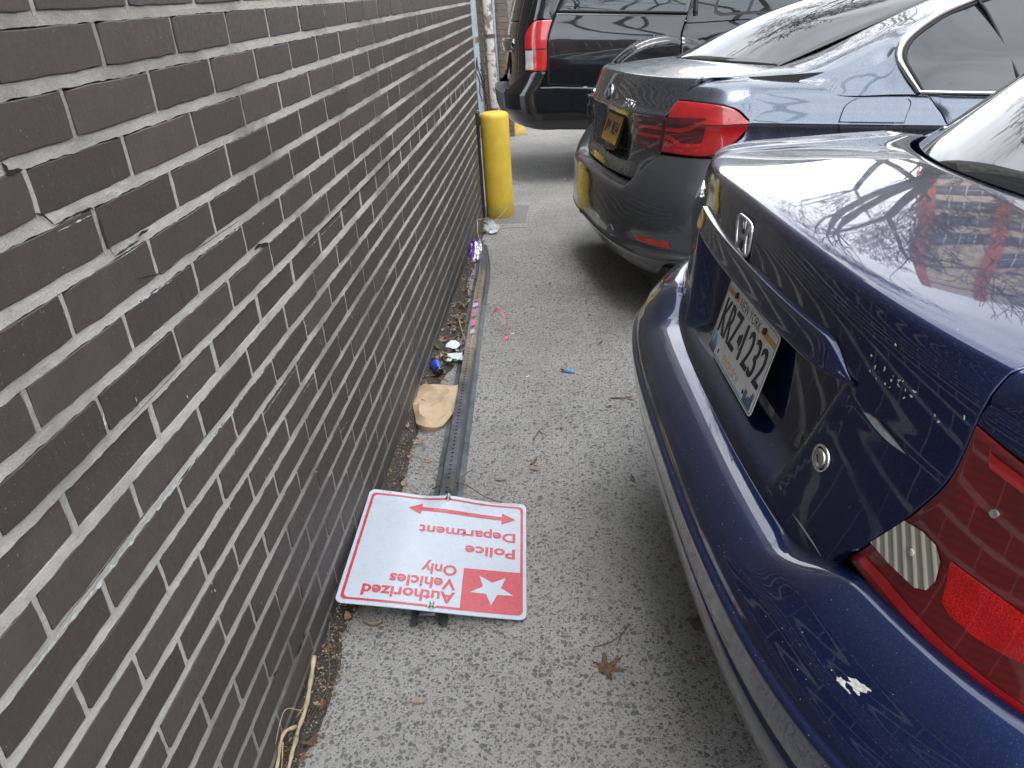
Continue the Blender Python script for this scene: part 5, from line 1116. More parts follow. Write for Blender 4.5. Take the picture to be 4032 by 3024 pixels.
# towing hitch with ball mount
hit = tag(empty('tow_bar', (0, 0, 0)), 'black tow bar with a cover pointing at the wall from under the SUV bumper', 'tow bar'); Mv = suv.matrix_world
mb = MB(); mb.box((-.20, -.028, .455), (.02, .028, .505), Mv); mb.build('receiver_bar', M_BLACKPL, hit)
mb = MB(); mb.cyl(Mv @ Vector((-.185, 0, .44)), (0, 0, 1), .016, .10, 14); mb.tube([Mv @ Vector((-.20, 0, .47)), Mv @ Vector((-.225, 0, .54)), Mv @ Vector((-.22, 0, .60)), Mv @ Vector((-.205, 0, .66))], [.035, .045, .04, .02], 14); mb.build('hitch_cover', M_BLACKPL, hit, smooth=True)
mb = MB(); mb.cyl(Mv @ Vector((-.07, -.05, .48)), Mv.to_3x3() @ Vector((0, 1, 0)), .009, .10, 10); mb.build('hitch_pin', M_STEEL, hit)
gs = [(.39, 0, 1.80), (.39, .3, 1.795), (.42, .6, 1.77), (.5, .70, 1.74)]
loft('roof', [mir(gs)[:-1] + gs, [(2.2, -.72, 1.78), (2.2, -.4, 1.83), (2.2, 0, 1.84), (2.2, .4, 1.83), (2.2, .72, 1.78)], [(3.0, -.68, 1.72), (3.0, -.4, 1.77), (2.98, 0, 1.78), (3.0, .4, 1.77), (3.0, .68, 1.72)]], M_BLK, suv, edges='')
loft('windscreen', [[(3.0, -.68, 1.72), (3.0, -.4, 1.77), (2.98, 0, 1.78), (3.0, .4, 1.77), (3.0, .68, 1.72)], [(3.55, -.74, 1.2), (3.5, -.4, 1.24), (3.48, 0, 1.25), (3.5, .4, 1.24), (3.55, .74, 1.2)]], M_GLASS, suv, edges='')
loft('bonnet', [[(3.55, -.88, 1.15), (3.5, -.4, 1.22), (3.48, 0, 1.23), (3.5, .4, 1.22), (3.55, .88, 1.15)], [(4.5, -.84, 1.02), (4.55, -.4, 1.1), (4.57, 0, 1.11), (4.55, .4, 1.1), (4.5, .84, 1.02)], [(4.6, -.84, .5), (4.72, -.4, .5), (4.74, 0, .5), (4.72, .4, .5), (4.6, .84, .5)]], M_BLK, suv, edges='')
mb = MB(); mb.box((.75, -.84, .38), (4.5, .84, .50)); mb.build('underbody', M_SHADOW, suv)

# ================================================================== THE STREET ROUND THE CARS (seen in the paint and glass)
M_BARK = simple('grey_brown_bark', (.06, .052, .045), .95, var=.4, scale=20, bump=.6)
def bare_tree(x, y, h, seed, label, lean=(0, 0), r0=.26):
    r_ = random.Random(seed); t = tag(empty('bare_tree', (x, y, gz(y))), label, 'tree', 'bare street trees'); tr = MB(); br = MB()
    def grow(mb, p, d, L, rad, depth):
        n = 4; P = [p]; R = [rad]; q = p.copy(); dd = d.copy()
        for i in range(n):
            dd = (dd + Vector((r_.gauss(0, .13), r_.gauss(0, .13), r_.gauss(.04, .10)))).normalized(); q = q + dd*L/n; P.append(q.copy()); R.append(max(.011, rad*(1 - .30*(i+1)/n)))
        mb.tube(P, R, 7 if depth > 4 else 4 if depth > 1 else 3, cap=False)
        if depth == 0: return
        k = r_.choice((2, 3, 3)) if depth > 3 else r_.choice((3, 4))
        for i in range(k):
            base = P[r_.choice((-1, -1, -2)) if i else -1]; ax = Vector((r_.gauss(0, 1), r_.gauss(0, 1), r_.gauss(0, .5))).normalized()
            nd = (dd + ax*r_.uniform(.45, .95)).normalized(); nd.z = nd.z*.8 + .12
            grow(br, base, nd.normalized(), L*r_.uniform(.64, .84), R[-1]*r_.uniform(.50, .72), depth-1)
    grow(tr, Vector((0, 0, -.1)), Vector((lean[0], lean[1], 1)).normalized(), h*.27, r0, 7)
    tr.build('trunk', M_BARK, t, smooth=True); tag(br.build('branches', M_BARK, t), kind='stuff')
bare_tree(8.6, 21.5, 16, 3, 'bare street tree mirrored in the middle of the blue boot lid', r0=.30)
bare_tree(12.8, 27.0, 17, 8, 'bare street tree mirrored beside the red building')
bare_tree(7.0, 12.5, 14, 15, 'bare street tree mirrored in the grey rear window', (-.1, -.1), .32)
bare_tree(6.8, -6.0, 14, 21, 'leaning bare tree mirrored in the black SUV side', (-.22, .15), .30)
bare_tree(13.5, 4.0, 15, 34, 'bare street tree mirrored in the blue rear window', (-.12, 0), .28)
def block(name, C, d, n, W, D, H, floors, bays, m_pier, m_span, label, lit=.12, seed=1):
    """building: C corner on the ground, d along the front, n facing out"""
    o = tag(empty(name, (C[0], C[1], -.5)), label, 'building'); d = Vector((*d, 0)).normalized(); n = Vector((*n, 0)).normalized(); M = Matrix.Identity(4)
    for i in range(3): M[i][0] = d[i]; M[i][1] = -n[i]; M[i][2] = (0, 0, 1)[i]
    fh = H/floors; bw_ = W/bays; core, pier_, span, glass, litg, bars = MB(), MB(), MB(), MB(), MB(), MB(); r_ = random.Random(seed)
    core.box((0, .3, 0), (W, D, H), M)
    for b in range(bays+1): pier_.box((b*bw_-.5, -.25, 0), (b*bw_+.5, .3, H+.8), M)
    for f in range(floors+1): span.box((0, -.1, f*fh-.75), (W, .3, f*fh+.55), M)
    for s_ in (0, 1):
        x0 = -.01 if s_ == 0 else W
        for b in range(4): 
            for f in range(floors): glass.box((x0-.0, 2+b*D/4, f*fh+1), (x0+.02, 2+b*D/4+1.8, f*fh+2.6), M)
    for b in range(bays):
        for f in range(floors):
            x0, x1 = b*bw_+.5, (b+1)*bw_-.5; z0, z1 = f*fh+.55, (f+1)*fh-.75; g = litg if r_.random() < lit else glass
            g.box((x0, .2, z0), (x1, .26, z1), M)
            for k in range(5): bars.box((x0+(x1-x0)*k/4-.05, .10, z0), (x0+(x1-x0)*k/4+.05, .19, z1), M)
            bars.box((x0, .11, (z0+z1)/2-.04), (x1, .18, (z0+z1)/2+.04), M)
    core.build('wall', m_pier, o); tag(pier_.build('brick_piers', m_pier, o), kind='stuff'); tag(span.build('spandrel_bands', m_span, o), kind='stuff'); tag(glass.build('window_panes', M_WPANE, o), kind='stuff'); tag(litg.build('lit_window_panes', M_LIT, o), kind='stuff'); tag(bars.build('window_bars', M_WBAR, o), kind='stuff')
M_WPANE = simple('window_pane_glass', (.05, .06, .075), .08, 0, 1); M_LIT = simple('lit_pane_colour', (.62, .52, .33), .5); M_WBAR = simple('white_window_bar', (.5, .5, .48), .6)  # lit panes: lamplight put into their warm colour, nothing emits
M_REDB = simple('orange_red_brick', (.42, .12, .07), .8, var=.2, scale=1.5); M_BEI = simple('beige_panel', (.50, .42, .34), .8, var=.15, scale=1.2); M_BRN = simple('brown_facade', (.20, .13, .09), .85, var=.25, scale=1.5)
block('red_apartment_building', (25.2, 53.5), (.94, -.34), (-.34, -.94), 46, 14, 33, 10, 9, M_REDB, M_BEI, 'tall orange red and beige apartment building mirrored in the blue boot lid')
block('brown_row_building', (32, -26), (-.05, 1), (-1, -.05), 62, 12, 12, 4, 14, M_BRN, M_BEI, 'low brown building across the street behind the bare trees', seed=4)
block('brown_corner_building', (-2, -34), (1, 0), (0, 1), 32, 10, 11, 3, 8, M_BRN, M_BRN, 'brown three storey building far behind the camera', seed=6)

# ================================================================== DIRT ALONG THE FOOT OF THE WALL
def soil_w(y): return max(.012, .050 + .030*noise.noise((y*2.3, 1, 0)) + .02*noise.noise((y*9, 4, 0)) + (.055*sstep((y-1.6)/.5)*sstep((3.2-y)/.6)) - .018*sstep((.45-y)/.3))
ysl = np.arange(-1.4, 4.55, .014); rows = []
for k in range(13):
    f = k/12; rows.append([(-.006 + f*(soil_w(y)*(1 + .12*noise.noise((y*40, f*3, 2)))+.006), y, gz(y) + .001 + max(0, (1-f)**1.3*.024*(1 + .7*noise.noise((y*6, 0, 5))) + .0045*noise.noise((y*70, f*9, 1))*min(1, (1-f)*4)) - (.004 if k == 12 else 0)) for y in ysl])
mb = MB(); mb.grid(rows); tag(mb.build('soil_strip', M_SOIL), kind='stuff')
M_CR = [simple('crumb_tan', (.30, .24, .16), .9, var=.4, scale=80), simple('crumb_brown', (.12, .075, .045), .9, var=.4, scale=80), simple('crumb_grey', (.26, .26, .25), .9, var=.3), simple('moss_green', (.10, .14, .035), .9, var=.4, scale=90)]
r = random.Random(77)
for mi, (m, nn, sz) in enumerate(zip(M_CR, (900, 1500, 700, 260), (.0042, .005, .0035, .003))):
    mb = MB()
    for _ in range(nn):
        y = r.uniform(-.3, 4.5) if r.random() < .5 else r.uniform(.05, 1.5); x = r.random()**1.3*soil_w(y)*1.25; 
        if mi == 3: y = r.choice((.66, .30, 1.38, 1.9, .7)) + r.gauss(0, .03)
        z = gz(y) + max(.001, .022*(1 - x/soil_w(y)))
        c = Vector((x, y, z)); a = [Vector((r.gauss(0, 1), r.gauss(0, 1), r.gauss(0, .5))).normalized()*sz*r.uniform(.4, 1.5) for _ in range(4)]; mb.add([c+v for v in a], [(0, 1, 2), (0, 2, 3), (0, 3, 1), (1, 3, 2)])
    tag(mb.build('soil_crumbs', m), kind='stuff')
# fine grit on the open pavement
mb = MB()
for _ in range(900):
    x, y = r.uniform(.05, 1.3), r.uniform(-.1, 4.0); c = Vector((x, y, gz(y)+.001)); s_ = r.uniform(.0008, .0026)
    a = [Vector((r.gauss(0, 1), r.gauss(0, 1), abs(r.gauss(0, .6)))).normalized()*s_ for _ in range(4)]; mb.add([c+v for v in a], [(0, 1, 2), (0, 2, 3), (0, 3, 1), (1, 3, 2)])
tag(mb.build('grit', M_CR[2]), kind='stuff')
def leaf_geo(L, W, curl, seed, tip=1.0):
    r_ = random.Random(seed); V = []; n = 7
    for i in range(n+1):
        t = i/n; wd = W*math.sin(PI*min(1, t**.8))*(.9 + .2*r_.random()) + .0003; z = curl*4*(t-.5)**2*L + .001
        V += [(t*L, -wd, z + wd*.5), (t*L, 0, z), (t*L, wd, z + wd*.7*r_.random())]
    F = [(3*i+k, 3*i+k+1, 3*i+k+4, 3*i+k+3) for i in range(n) for k in range(2)]; return V, F
M_LEAF = [simple('dry_leaf_tan', (.26, .18, .12), .8, var=.3, scale=90, bump=.3), simple('dry_leaf_brown', (.15, .08, .05), .8, var=.35, scale=90, bump=.3), simple('dry_leaf_pinkish', (.30, .20, .16), .8, var=.25, scale=90, bump=.3)]
mb_ = [MB(), MB(), MB()]
for _ in range(190):
    y = r.gauss(2.45, .28) if _ < 130 else r.uniform(.0, 4.4); x = abs(r.gauss(.06, .045)) if _ < 130 else r.uniform(.01, soil_w(y)+.02)
    V, F = leaf_geo(r.uniform(.018, .045), r.uniform(.004, .009), r.uniform(.1, .5), _); M = Matrix.Translation((x, y, gz(y) + r.uniform(.004, .026 if x < .09 else .008))) @ Matrix.Rotation(r.uniform(0, 6.3), 4, 'Z') @ Matrix.Rotation(r.gauss(0, .4), 4, 'X')
    mb_[_ % 3].add([M @ Vector(v) for v in V], F)
for b_, m in zip(mb_, M_LEAF): tag(b_.build('leaf_litter', m), kind='stuff')
# single leaves on the pavement
for i, (x, y, L, mi, lb) in enumerate(((.843, .434, .030, 2, 'pale pinkish narrow leaf beside the dirt lump under the blue bumper'), (.08, .538, .045, 0, 'long tan leaf just below the near edge of the sign'), (.269, .313, .040, 2, 'pale narrow leaf alone on the pavement below the sign'),
      (.707, .351, .016, 1, 'small brown leaf scrap beside the big sycamore leaf'), (.735, 2.267, .03, 1, 'brown leaf on the pavement level with the pink ribbon'), (.741, 1.659, .03, 1, 'brown leaf beside the short stick near the blue bumper'),
      (.475, 1.285, .04, 1, 'curled brown leaf up and right of the sign'), (.49, 1.22, .05, 2, 'long pale leaf up and right of the sign'), (.346, 1.175, .035, 0, 'tan leaf against the right flange of the post behind the sign'),
      (.05, 1.673, .04, 0, 'tan leaf in the dirt beside the paper bag'), (.13, 1.29, .035, 2, 'pale leaf between wall and post below the paper bag'), (.15, 1.20, .04, 0, 'tan leaf between wall and post just behind the sign'),
      (.66, .02, .03, 0, 'tan leaf at the bottom edge of the view near the blue car'), (.72, -.05, .028, 1, 'brown leaf nearest the camera under the blue bumper'), (.36, .11, .02, 1, 'small brown leaf low in the middle of the pavement'),
      (.43, .09, .02, 0, 'small tan leaf low in the middle of the pavement'), (.25, .02, .02, 1, 'small brown leaf near the bottom left of the pavement'), (.62, 1.05, .02, 0, 'small tan leaf midway between the sign and the blue car'),
      (.55, 1.5, .025, 1, 'small brown leaf beside the small forked twig'), (.80, 1.72, .035, 2, 'pale leaf touching the end of the short stick'), (.77, 1.18, .03, 1, 'brown leaf close under the middle of the blue bumper'),
      (.7, 2.6, .03, 1, 'brown leaf on the pavement beyond the lighter'), (.9, 3.6, .03, 1, 'brown leaf in the shade of the grey car'), (.5, 3.1, .03, 0, 'tan leaf on the open pavement left of the grey car'),
      (.145, 2.9, .03, 0, 'tan leaf resting against the far half of the post'), (.86, .56, .022, 1, 'small brown leaf behind the dirt lump under the blue bumper'))):
    V, F = leaf_geo(L, L*r.uniform(.13, .24), r.uniform(.05, .3), 400+i); o = mesh('dry_leaf', V, F, M_LEAF[mi], smooth=False); o.location = (x, y, gz(y)+.001); o.rotation_euler = (0, 0, r.uniform(0, 6.28)); tag(o, lb, 'leaf', 'dry leaves scattered on the pavement')
# brown sycamore leaf
out = []
lob = [(0, .052), (52, .048), (-50, .050), (108, .036), (-112, .040)]
for k in range(120):
    a = 2*PI*k/120; R_ = .016
    for c, l in lob:
        dd = abs((math.degrees(a)-c+180) % 360-180); R_ = max(R_, l*(1 - (dd/27)**.9) if dd < 27 else 0)
    out.append((R_*math.cos(a)*(1+.06*noise.noise((k*.9, 3, 0))), R_*math.sin(a)*(1+.06*noise.noise((k*.9, 9, 0)))))
V = []; ks = (1, .8, .6, .4, .2); 
for k in ks: V += [(x*k, y*k, .003 + .006*noise.noise((x*k*60, y*k*60, 1)) + .004*abs(noise.noise((x*k*150, y*k*150, 7))) + (.004 if k == 1 else 0)) for x, y in out]
V.append((0, 0, .003)); F = [(i*120+j, i*120+(j+1) % 120, (i+1)*120+(j+1) % 120, (i+1)*120+j) for i in range(4) for j in range(120)] + [(480+j, 480+(j+1) % 120, 600) for j in range(120)]
ml = tag(empty('fallen_leaf', (.648, .402, gz(.4))), 'large crumpled brown sycamore leaf lying flat on the pavement', 'leaf'); ml.rotation_euler = (0, 0, .7); mesh('leaf_blade', V, F, simple('brown_sycamore_leaf', (.17, .095, .06), .85, var=.35, scale=60, bump=.5), ml)
mb = MB(); mb.tube([(-.01, .0, .004), (-.03, .006, .006), (-.046, .001, .003)], [.0012, .001, .0008], 5); mb.build('leaf_stalk', M_LEAF[1], ml)
# twigs, roots
M_TWIG = simple('brown_twig', (.13, .09, .06), .85, var=.3, scale=60); M_ROOT = simple('pale_dry_root', (.42, .34, .22), .85, var=.3, scale=50, bump=.4)
def twig(name, chains, rad, mat, label, cat, group=None):
    mb = MB()
    for C in chains:
        P = [Vector(curve_at(C, t)) for t in np.linspace(0, 1, max(6, len(C)*4))]; P = [(p.x, p.y, gz(p.y) + p.z) for p in P]; mb.tube(P, [rad*(1-.55*i/len(P)) for i in range(len(P))], 6)
    return tag(mb.build(name, mat, smooth=True), label, cat, group)
twig('twig', [[(.623, .466, .003), (.661, .479, .004), (.692, .507, .006), (.711, .538, .004)], [(.711, .538, .004), (.688, .499, .004), (.677, .471, .002)]], .0016, M_TWIG, 'thin forked twig just beyond the big brown leaf', 'twig')
twig('twig', [[(.16, 1.10, .02), (.205, 1.075, .055), (.235, 1.09, .052), (.28, 1.07, .045), (.33, 1.05, .02), (.40, 1.03, .004)], [(.24, 1.085, .052), (.262, 1.13, .055), (.285, 1.165, .05)], [(.222, 1.08, .054), (.225, 1.045, .06), (.24, 1.03, .045)]], .0022, M_TWIG, 'brown branched twig lying across the post by the far sign bolt', 'twig')
twig('twig', [[(.05, 1.33, .012), (.11, 1.30, .006), (.17, 1.28, .004), (.205, 1.275, .01)]], .002, M_ROOT, 'pale bent twig between the wall and the post behind the sign', 'twig')
twig('twig', [[(.46, 1.42, .003), (.475, 1.47, .008), (.49, 1.50, .004)], [(.475, 1.47, .008), (.505, 1.445, .003)]], .002, M_TWIG, 'small forked twig alone on the pavement right of the post', 'twig')
twig('twig', [[(.33, 1.98, .003), (.315, 1.91, .004), (.33, 1.86, .003)]], .0018, M_ROOT, 'pale hooked straw right of the post', 'twig')
twig('twig', [[(.06, 2.6, .02), (.11, 2.35, .04), (.16, 2.16, .03), (.19, 2.05, .035)]], .0025, M_ROOT, 'long pale straw leaning from the leaf litter onto the post', 'twig')
twig('twig', [[(.74, 1.72, .004), (.79, 1.715, .006), (.82, 1.73, .004)]], .003, M_TWIG, 'short brown stick near the bumper of the blue car', 'twig')
twig('twig', [[(-.0, 4.25, .10), (.02, 4.05, .05), (.05, 3.93, .03)], [(-.0, 4.25, .10), (.05, 4.32, .09)]], .003, M_ROOT, 'pale dry stalk leaning on the wall at the far end of the post', 'twig')
twig('twig', [[(.05, 4.28, .02), (.13, 4.42, .07), (.2, 4.56, .12)], [(.10, 4.32, .01), (.2, 4.38, .006), (.32, 4.36, .004)]], .003, M_ROOT, 'pale straws in front of the yellow bollard', 'twig')
root = tag(empty('dead_root', (0, 0, 0)), 'pale dead vine stem with curling rootlets growing along the foot of the wall', 'root')
def stem(nm, C, rad, mat, par, n=24, sides=7):
    P = [Vector(curve_at(C, t)) for t in np.linspace(0, 1, n)]; mb = MB(); mb.tube([(p.x, p.y, gz(p.y)+p.z) for p in P], [rad*(1-.5*i/n)*(1+.2*math.sin(i*2.1)) for i in range(n)], sides); return mb.build(nm, mat, par, smooth=True)
stem('main_stem', [(.016, .37, .075), (.018, .32, .05), (.022, .26, .035), (.020, .22, .03), (.024, .17, .03), (.03, .1, .03), (.03, -.1, .03)], .0052, M_ROOT, root, 34)
stem('side_stem', [(.018, .215, .04), (.006, .19, .055), (.004, .165, .05), (.006, .12, .03), (.0, .0, .02)], .0040, M_ROOT, root)
for C in ([(.02, .25, .045), (.005, .22, .085), (.006, .18, .09), (.004, .15, .07)], [(.02, .20, .035), (.04, .17, .06), (.035, .14, .05)], [(.02, .27, .04), (.035, .25, .07), (.028, .21, .075)], [(.008, .17, .05), (.012, .14, .03), (.02, .11, .035), (.016, .09, .02)]): stem('rootlet', C, .0013, M_ROOT, root, 16, 5)
stem('vine', [(.010, .50, .05), (.020, .44, .03), (.038, .38, .022), (.045, .33, .015), (.036, .28, .014), (.028, .23, .02)], .0018, M_TWIG, root, 26, 5)
for i, (x, y, nm) in enumerate(((.75, .02, 0), (.345, .66, 0))): pass
twig('twig', [[(.045, .70, .045), (.055, .62, .03), (.065, .57, .02), (.075, .545, .004)], [(.06, .60, .02), (.11, .63, .008)]], .0018, M_TWIG, 'bent stem rising from the dirt by the near left corner of the sign', 'twig')
# ================================================================== LITTER
def paper_mat(name, col, **k): return simple(name, col, .75, var=.08, scale=30, bump=.15, **k)
bag = tag(empty('paper_bag', (.085, 1.66, gz(1.66))), 'crumpled brown paper bag squeezed between the wall and the post', 'bag'); r = random.Random(9)
outl = [(-.090, .160), (-.06, .166), (-.02, .160), (.02, .152), (.055, .162), (.098, .20), (.092, .12), (.083, .02), (.075, -.07), (.064, -.118), (.045, -.150), (.006, -.176), (-.025, -.166), (-.045, -.145), (-.058, -.09), (-.078, -.02), (-.090, .07)]
from mathutils.geometry import delaunay_2d_cdt
oc = [curve_at(outl + [outl[0]], t)[:2] for t in np.linspace(0, 1, 44, endpoint=False)]
def bag_h(x, y):                                         # broad flat folds: planes meeting in crisp creases
    h = .024 + .018*sstep((.06-y)/.2) - .10*max(0, y-.13)
    h += .55*max(-.022, min(.022, abs(x*.8 + y*.35 + .02) - .03)) - .45*max(-.02, min(.02, .03 - abs(x*.5 - y*.7 - .055)))
    h += .018*noise.noise((x*13, y*9, 2)); return max(.006, h)
pts = [Vector(p) for p in oc]; no_ = len(pts); r = random.Random(9)
for k in range(120):
    p = Vector((r.uniform(-.09, .10), r.uniform(-.175, .2)))
    ins = False; j = no_-1
    for i in range(no_):
        a_, b_ = pts[i], pts[j]
        if (a_.y > p.y) != (b_.y > p.y) and p.x < (b_.x-a_.x)*(p.y-a_.y)/(b_.y-a_.y)+a_.x: ins = not ins
        j = i
    if ins and min((p-q).length for q in pts) > .012: pts.append(p)
vo, _, fo_, *_r = delaunay_2d_cdt(pts, [], [list(range(no_))], 1, 1e-5)
V = [(v.x, v.y, bag_h(v.x, v.y)*(.55 if i < no_ else 1)) for i, v in enumerate(vo)]; F = [tuple(f) for f in fo_]
b1 = len(V); V += [(v.x*.94, v.y*.94, .0) for v in vo[:no_]]; F += [(j, (j+1) % no_, b1+(j+1) % no_, b1+j) for j in range(no_)]
mesh('bag_paper', V, F, paper_mat('kraft_paper', (.50, .37, .235)), bag)
# bottle neck with blue label
bt = tag(empty('broken_bottle', (.045, 1.99, gz(1.99)+.028)), 'broken neck of a dark bottle with a bright blue label beside the paper bag', 'bottle'); bt.rotation_euler = (0, .0, .35)
M_BOT = NT('dark_green_bottle_glass'); M_BOT.set(Base_Color=(.006, .014, .008), Roughness=.06, Coat_Weight=1.0, Coat_Roughness=.02); M_BOT = M_BOT.m
def lathe(nm, prof, mat, par, n=28, M=None, a1=2*PI):
    A_ = np.linspace(0, a1, n); mb = MB(); V = [Vector((rr_*math.cos(a), yy, rr_*math.sin(a))) for rr_, yy in prof for a in A_]
    if M: V = [M @ v for v in V]
    mb.add(V, [(i*n+k, i*n+k+1, (i+1)*n+k+1, (i+1)*n+k) for i in range(len(prof)-1) for k in range(n-1)]); return mb.build(nm, mat, par, smooth=True)
lathe('bottle_neck', [(.011, -.050), (.0165, -.052), (.0175, -.046), (.0165, -.040), (.0175, -.034), (.0185, .0), (.0215, .035), (.022, .05), (.018, .05), (.015, .0), (.012, -.048)], M_BOT, bt)
lathe('blue_label', [(.0185, -.030), (.0192, -.028), (.0200, .0), (.0222, .03), (.0218, .032)], simple('blue_foil', (.015, .08, .62), .3, .3, .6, var=.1), bt)
gl_ = tag(empty('broken_glass', (.10, 2.12, gz(2.12))), 'pile of broken green bottle glass with torn white labels behind the bottle neck', 'glass')
M_LBL = simple('torn_white_label', (.60, .68, .66), .5, var=.12, scale=60); M_OLV = simple('olive_glass_edge', (.10, .14, .03), .15, 0, 1, var=.3)
r = random.Random(31)
for i in range(16):
    cx, cy = (r.gauss(-.02, .03), r.gauss(0, .07)); n = r.randint(5, 7); R_ = r.uniform(.010, .024); P = [(R_*r.uniform(.6, 1.2)*math.cos(2*PI*k/n), R_*r.uniform(.6, 1.2)*math.sin(2*PI*k/n)) for k in range(n)]
    M = Matrix.Translation((cx, cy, r.uniform(.008, .026))) @ Matrix.Rotation(r.gauss(0, .5), 4, 'X') @ Matrix.Rotation(r.gauss(0, .5), 4, 'Y'); extr('glass_shard', P, .003, (M_BOT, M_OLV)[i % 2], gl_, M)
for (cx, cy, sc_, rt) in ((-.015, .085, 1.0, .2), (.035, .04, .7, 1.2), (.012, -.02, 1.25, -.3), (.045, -.045, .9, .7), (-.01, -.065, .6, 2)):
    n = 11; P = []; 
    for k in range(n): a = 2*PI*k/n; q_ = .030*sc_*r.uniform(.55, 1.15); P.append((q_*math.cos(a)*1.1, q_*math.sin(a)*.75))
    M = Matrix.Translation((cx, cy, .030 + r.uniform(0, .008))) @ Matrix.Rotation(rt, 4, 'Z') @ Matrix.Rotation(r.gauss(0, .35), 4, 'X'); extr('torn_label', P, .0012, M_LBL, gl_, M)
# lighter
lg = tag(empty('cigarette_lighter', (.584, 1.965, gz(1.965)+.007)), 'small light blue plastic lighter with a red end on the open pavement', 'lighter'); lg.rotation_euler = (0, 0, 1.15)
lathe('lighter_body', [(.0, -.027), (.0068, -.026), (.0072, -.02), (.0072, .012), (.0066, .014)], simple('light_blue_plastic', (.10, .36, .70), .25, 0, 1, var=.15), lg)
lathe('metal_hood', [(.0066, .014), (.0068, .026), (.0, .0265)], M_STEEL, lg); mb = MB(); mb.box((-.004, .024, .001), (.004, .033, .007)); bevel(mb.build('red_button', simple('red_plastic', (.55, .03, .02), .35), lg), .001)
# wrapper, plastic cup scrap, tape and ribbon
wr = tag(empty('sweet_wrapper', (.045, 3.62, gz(3.62))), 'crumpled purple and white sweet wrapper between the wall and the far end of the post', 'wrapper'); r = random.Random(5)
def crumple(nm, poly, mat, par, z, amp, seed, ns=9, M=None, curl=0):
    n = len(poly); V = []; 
    for k in range(ns):
        f = 1 - k/ns
        for x, y in poly: V.append((x*f, y*f, z + amp*noise.noise((x*f*38+seed, y*f*38, seed)) + amp*.5*abs(noise.noise((x*f*90, y*f*90+seed, 2))) + curl*(x*f)**2))
    V.append((0, 0, z)); F = [(k*n+j, k*n+(j+1) % n, (k+1)*n+(j+1) % n, (k+1)*n+j) for k in range(ns-1) for j in range(n)] + [((ns-1)*n+j, (ns-1)*n+(j+1) % n, len(V)-1) for j in range(n)]
    if M: V = [M @ Vector(v) for v in V]
    return mesh(nm, V, F, mat, par)
dense = lambda P_, m=6: [tuple(np.array(P_[i])*(1-t/m) + np.array(P_[(i+1) % len(P_)])*t/m) for i in range(len(P_)) for t in range(m)]
M_PUR = simple('purple_foil', (.16, .03, .42), .25, .5, .8, var=.2, scale=60); M_WHF = simple('silver_white_foil', (.66, .66, .72), .25, .5, .6, var=.2, scale=60)
Mw = Matrix.Translation((0, 0, .03)) @ Matrix.Rotation(.75, 4, 'X') @ Matrix.Rotation(-.2, 4, 'Y')
crumple('wrapper_foil', dense([(-.036, .10), (.03, .11), (.046, .03), (.035, -.05), (-.01, -.10), (-.05, -.125), (-.03, -.03)]), M_PUR, wr, 0, .016, 3, M=Mw)
crumple('white_print', dense([(-.004, .10), (.034, .09), (.044, .02), (.02, -.045), (-.006, -.01)]), M_WHF, wr, .004, .016, 3, M=Mw); crumple('white_print', dense([(-.024, -.03), (.0, -.055), (-.022, -.095), (-.035, -.085)]), M_WHF, wr, .0045, .012, 3, M=Mw)
def film(name, tint, a):
    s = NT(name); s.set(Base_Color=tint, Roughness=.12, Alpha=a, Coat_Weight=1.0); return s.m
M_FILM = film('clear_plastic_film', (.8, .85, .88), .35); M_TAPE = film('clear_tape', (.75, .72, .70), .16)
pf = tag(empty('plastic_scrap', (.085, 4.28, gz(4.28))), 'crumpled clear plastic cup in front of the yellow bollard', 'plastic litter')
crumple('clear_film', dense([(-.05, .06), (.01, .10), (.06, .06), (.05, -.04), (.0, -.08), (-.055, -.03)]), M_FILM, pf, .03, .05, 11, curl=-3); crumple('white_paper', dense([(-.02, -.01), (.045, .0), (.05, -.06), (-.01, -.07)]), M_LBL, pf, .02, .01, 4)
tp = tag(empty('tape_wrap', (.16, 2.40, gz(2.4))), 'clear tape with smudged pink print wound round the post', 'tape')
M_PINK = simple('pink_print', (.42, .16, .30), .5, var=.4, scale=60); M_LIL = simple('lilac_smear', (.55, .42, .58), .4, var=.3, scale=60)
s0 = 1.62; tape = MB()
tape.grid([[tuple(Vector(post_pt(s_, x_, z_)) + A0 + Vector((0, 0, gz(A0.y))) - Vector((.16, 2.40, gz(2.4)))) for x_, z_ in ((-.046, .004), (-.032, .010), (-.021, .039), (0, .0405 + .002*math.sin(s_*90)), (.021, .039), (.032, .011), (.047, .004))] for s_ in np.linspace(s0, s0+.62, 24)]); tape.build('tape_film', M_TAPE, tp, smooth=True)
for k, (sa, sb_, xa, xb) in enumerate(((1.98, 2.10, -.012, .010), (2.12, 2.19, -.014, .012), (1.86, 1.95, -.010, .013), (1.77, 1.83, -.006, .014), (2.2, 2.24, -.01, .01))):
    P = dense([((xa), sa), (xb, sa+.02), (xb*.8, sb_), (xa*.9, sb_-.01)], 4); mb = MB(); mb.add([tuple(Vector(post_pt(y_ + .004*noise.noise((x_*200, y_*60, k)), x_, .0435)) + A0 + Vector((0, 0, gz(A0.y))) - Vector((.16, 2.40, gz(2.4)))) for x_, y_ in P], [tuple(range(len(P)))]); mb.build('pink_letter', M_LIL if k % 2 else M_PINK, tp)
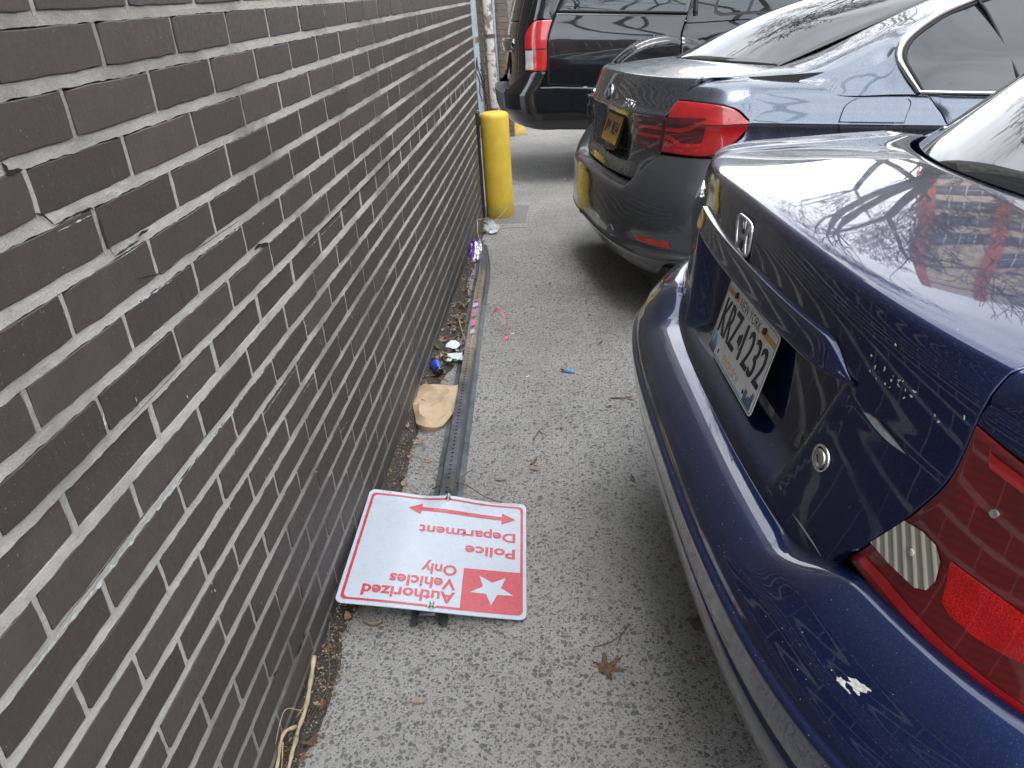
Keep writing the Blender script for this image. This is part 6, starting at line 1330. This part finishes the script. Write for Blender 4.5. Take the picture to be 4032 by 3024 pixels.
rb = [Vector((.235, 2.46, .03)), Vector((.245, 2.50, .075)), Vector((.27, 2.49, .085)), Vector((.298, 2.45, .07)), Vector((.318, 2.39, .03)), Vector((.318, 2.35, .012)), Vector((.29, 2.33, .006))]
P = [Vector(curve_at(rb, t)) for t in np.linspace(0, 1, 30)]; mb = MB(); mb.grid([[(p.x, p.y + d, p.z + gz(2.4) + d*.3) for p in P] for d in (-.011, 0, .011)]); tag(mb.build('pink_ribbon', simple('pink_red_ribbon', (.50, .10, .20), .45, var=.25, scale=50), smooth=True), 'looped pink ribbon hanging off the post onto the pavement', 'ribbon')
for x, y, a, l in ((.60, 6.05, 1.3, 'white cigarette butt on the pavement between the two farther cars'), (.335, 2.40, .3, 'small white scrap beside the pink ribbon'), (.42, 1.93, .8, 'small white scrap right of the post beyond the hooked straw')):
    mb = MB(); mb.tube([(-.014, 0, .004), (.014, 0, .0045)], [.0042, .0038], 10); o = mb.build('cigarette_butt' if 'butt' in l else 'paper_scrap', simple('white_paper_scrap', (.7, .7, .68), .7)); o.location = (x, y, gz(y)); o.rotation_euler = (0, 0, a); o.scale = (1.4 if 'butt' in l else .7,)*3; tag(o, l, 'cigarette butt' if 'butt' in l else 'scrap')
o = mesh('red_chip', [(0, 0, 0), (.008, 0, .001), (.009, .006, .001), (.002, .007, .002), (.004, .003, .004)], [(0, 1, 4), (1, 2, 4), (2, 3, 4), (3, 0, 4)], simple('red_plastic_chip', (.5, .02, .03), .4)); o.location = (.46, 1.05, gz(1.05)); tag(o, 'tiny red plastic chip on the pavement right of the sign', 'chip')
mb = MB(); mb.add([(0, 0, 0), (.045, .0, .004), (.05, .02, .012), (.02, .03, .02), (-.01, .018, .008), (.02, .012, .024)], [(0, 1, 5), (1, 2, 5), (2, 3, 5), (3, 4, 5), (4, 0, 5)]); o = mb.build('stone_lump', simple('dark_stone', (.05, .045, .04), .9)); o.location = (.86, .52, gz(.52)); tag(o, 'dark lump of dirt under the edge of the blue bumper', 'stone')
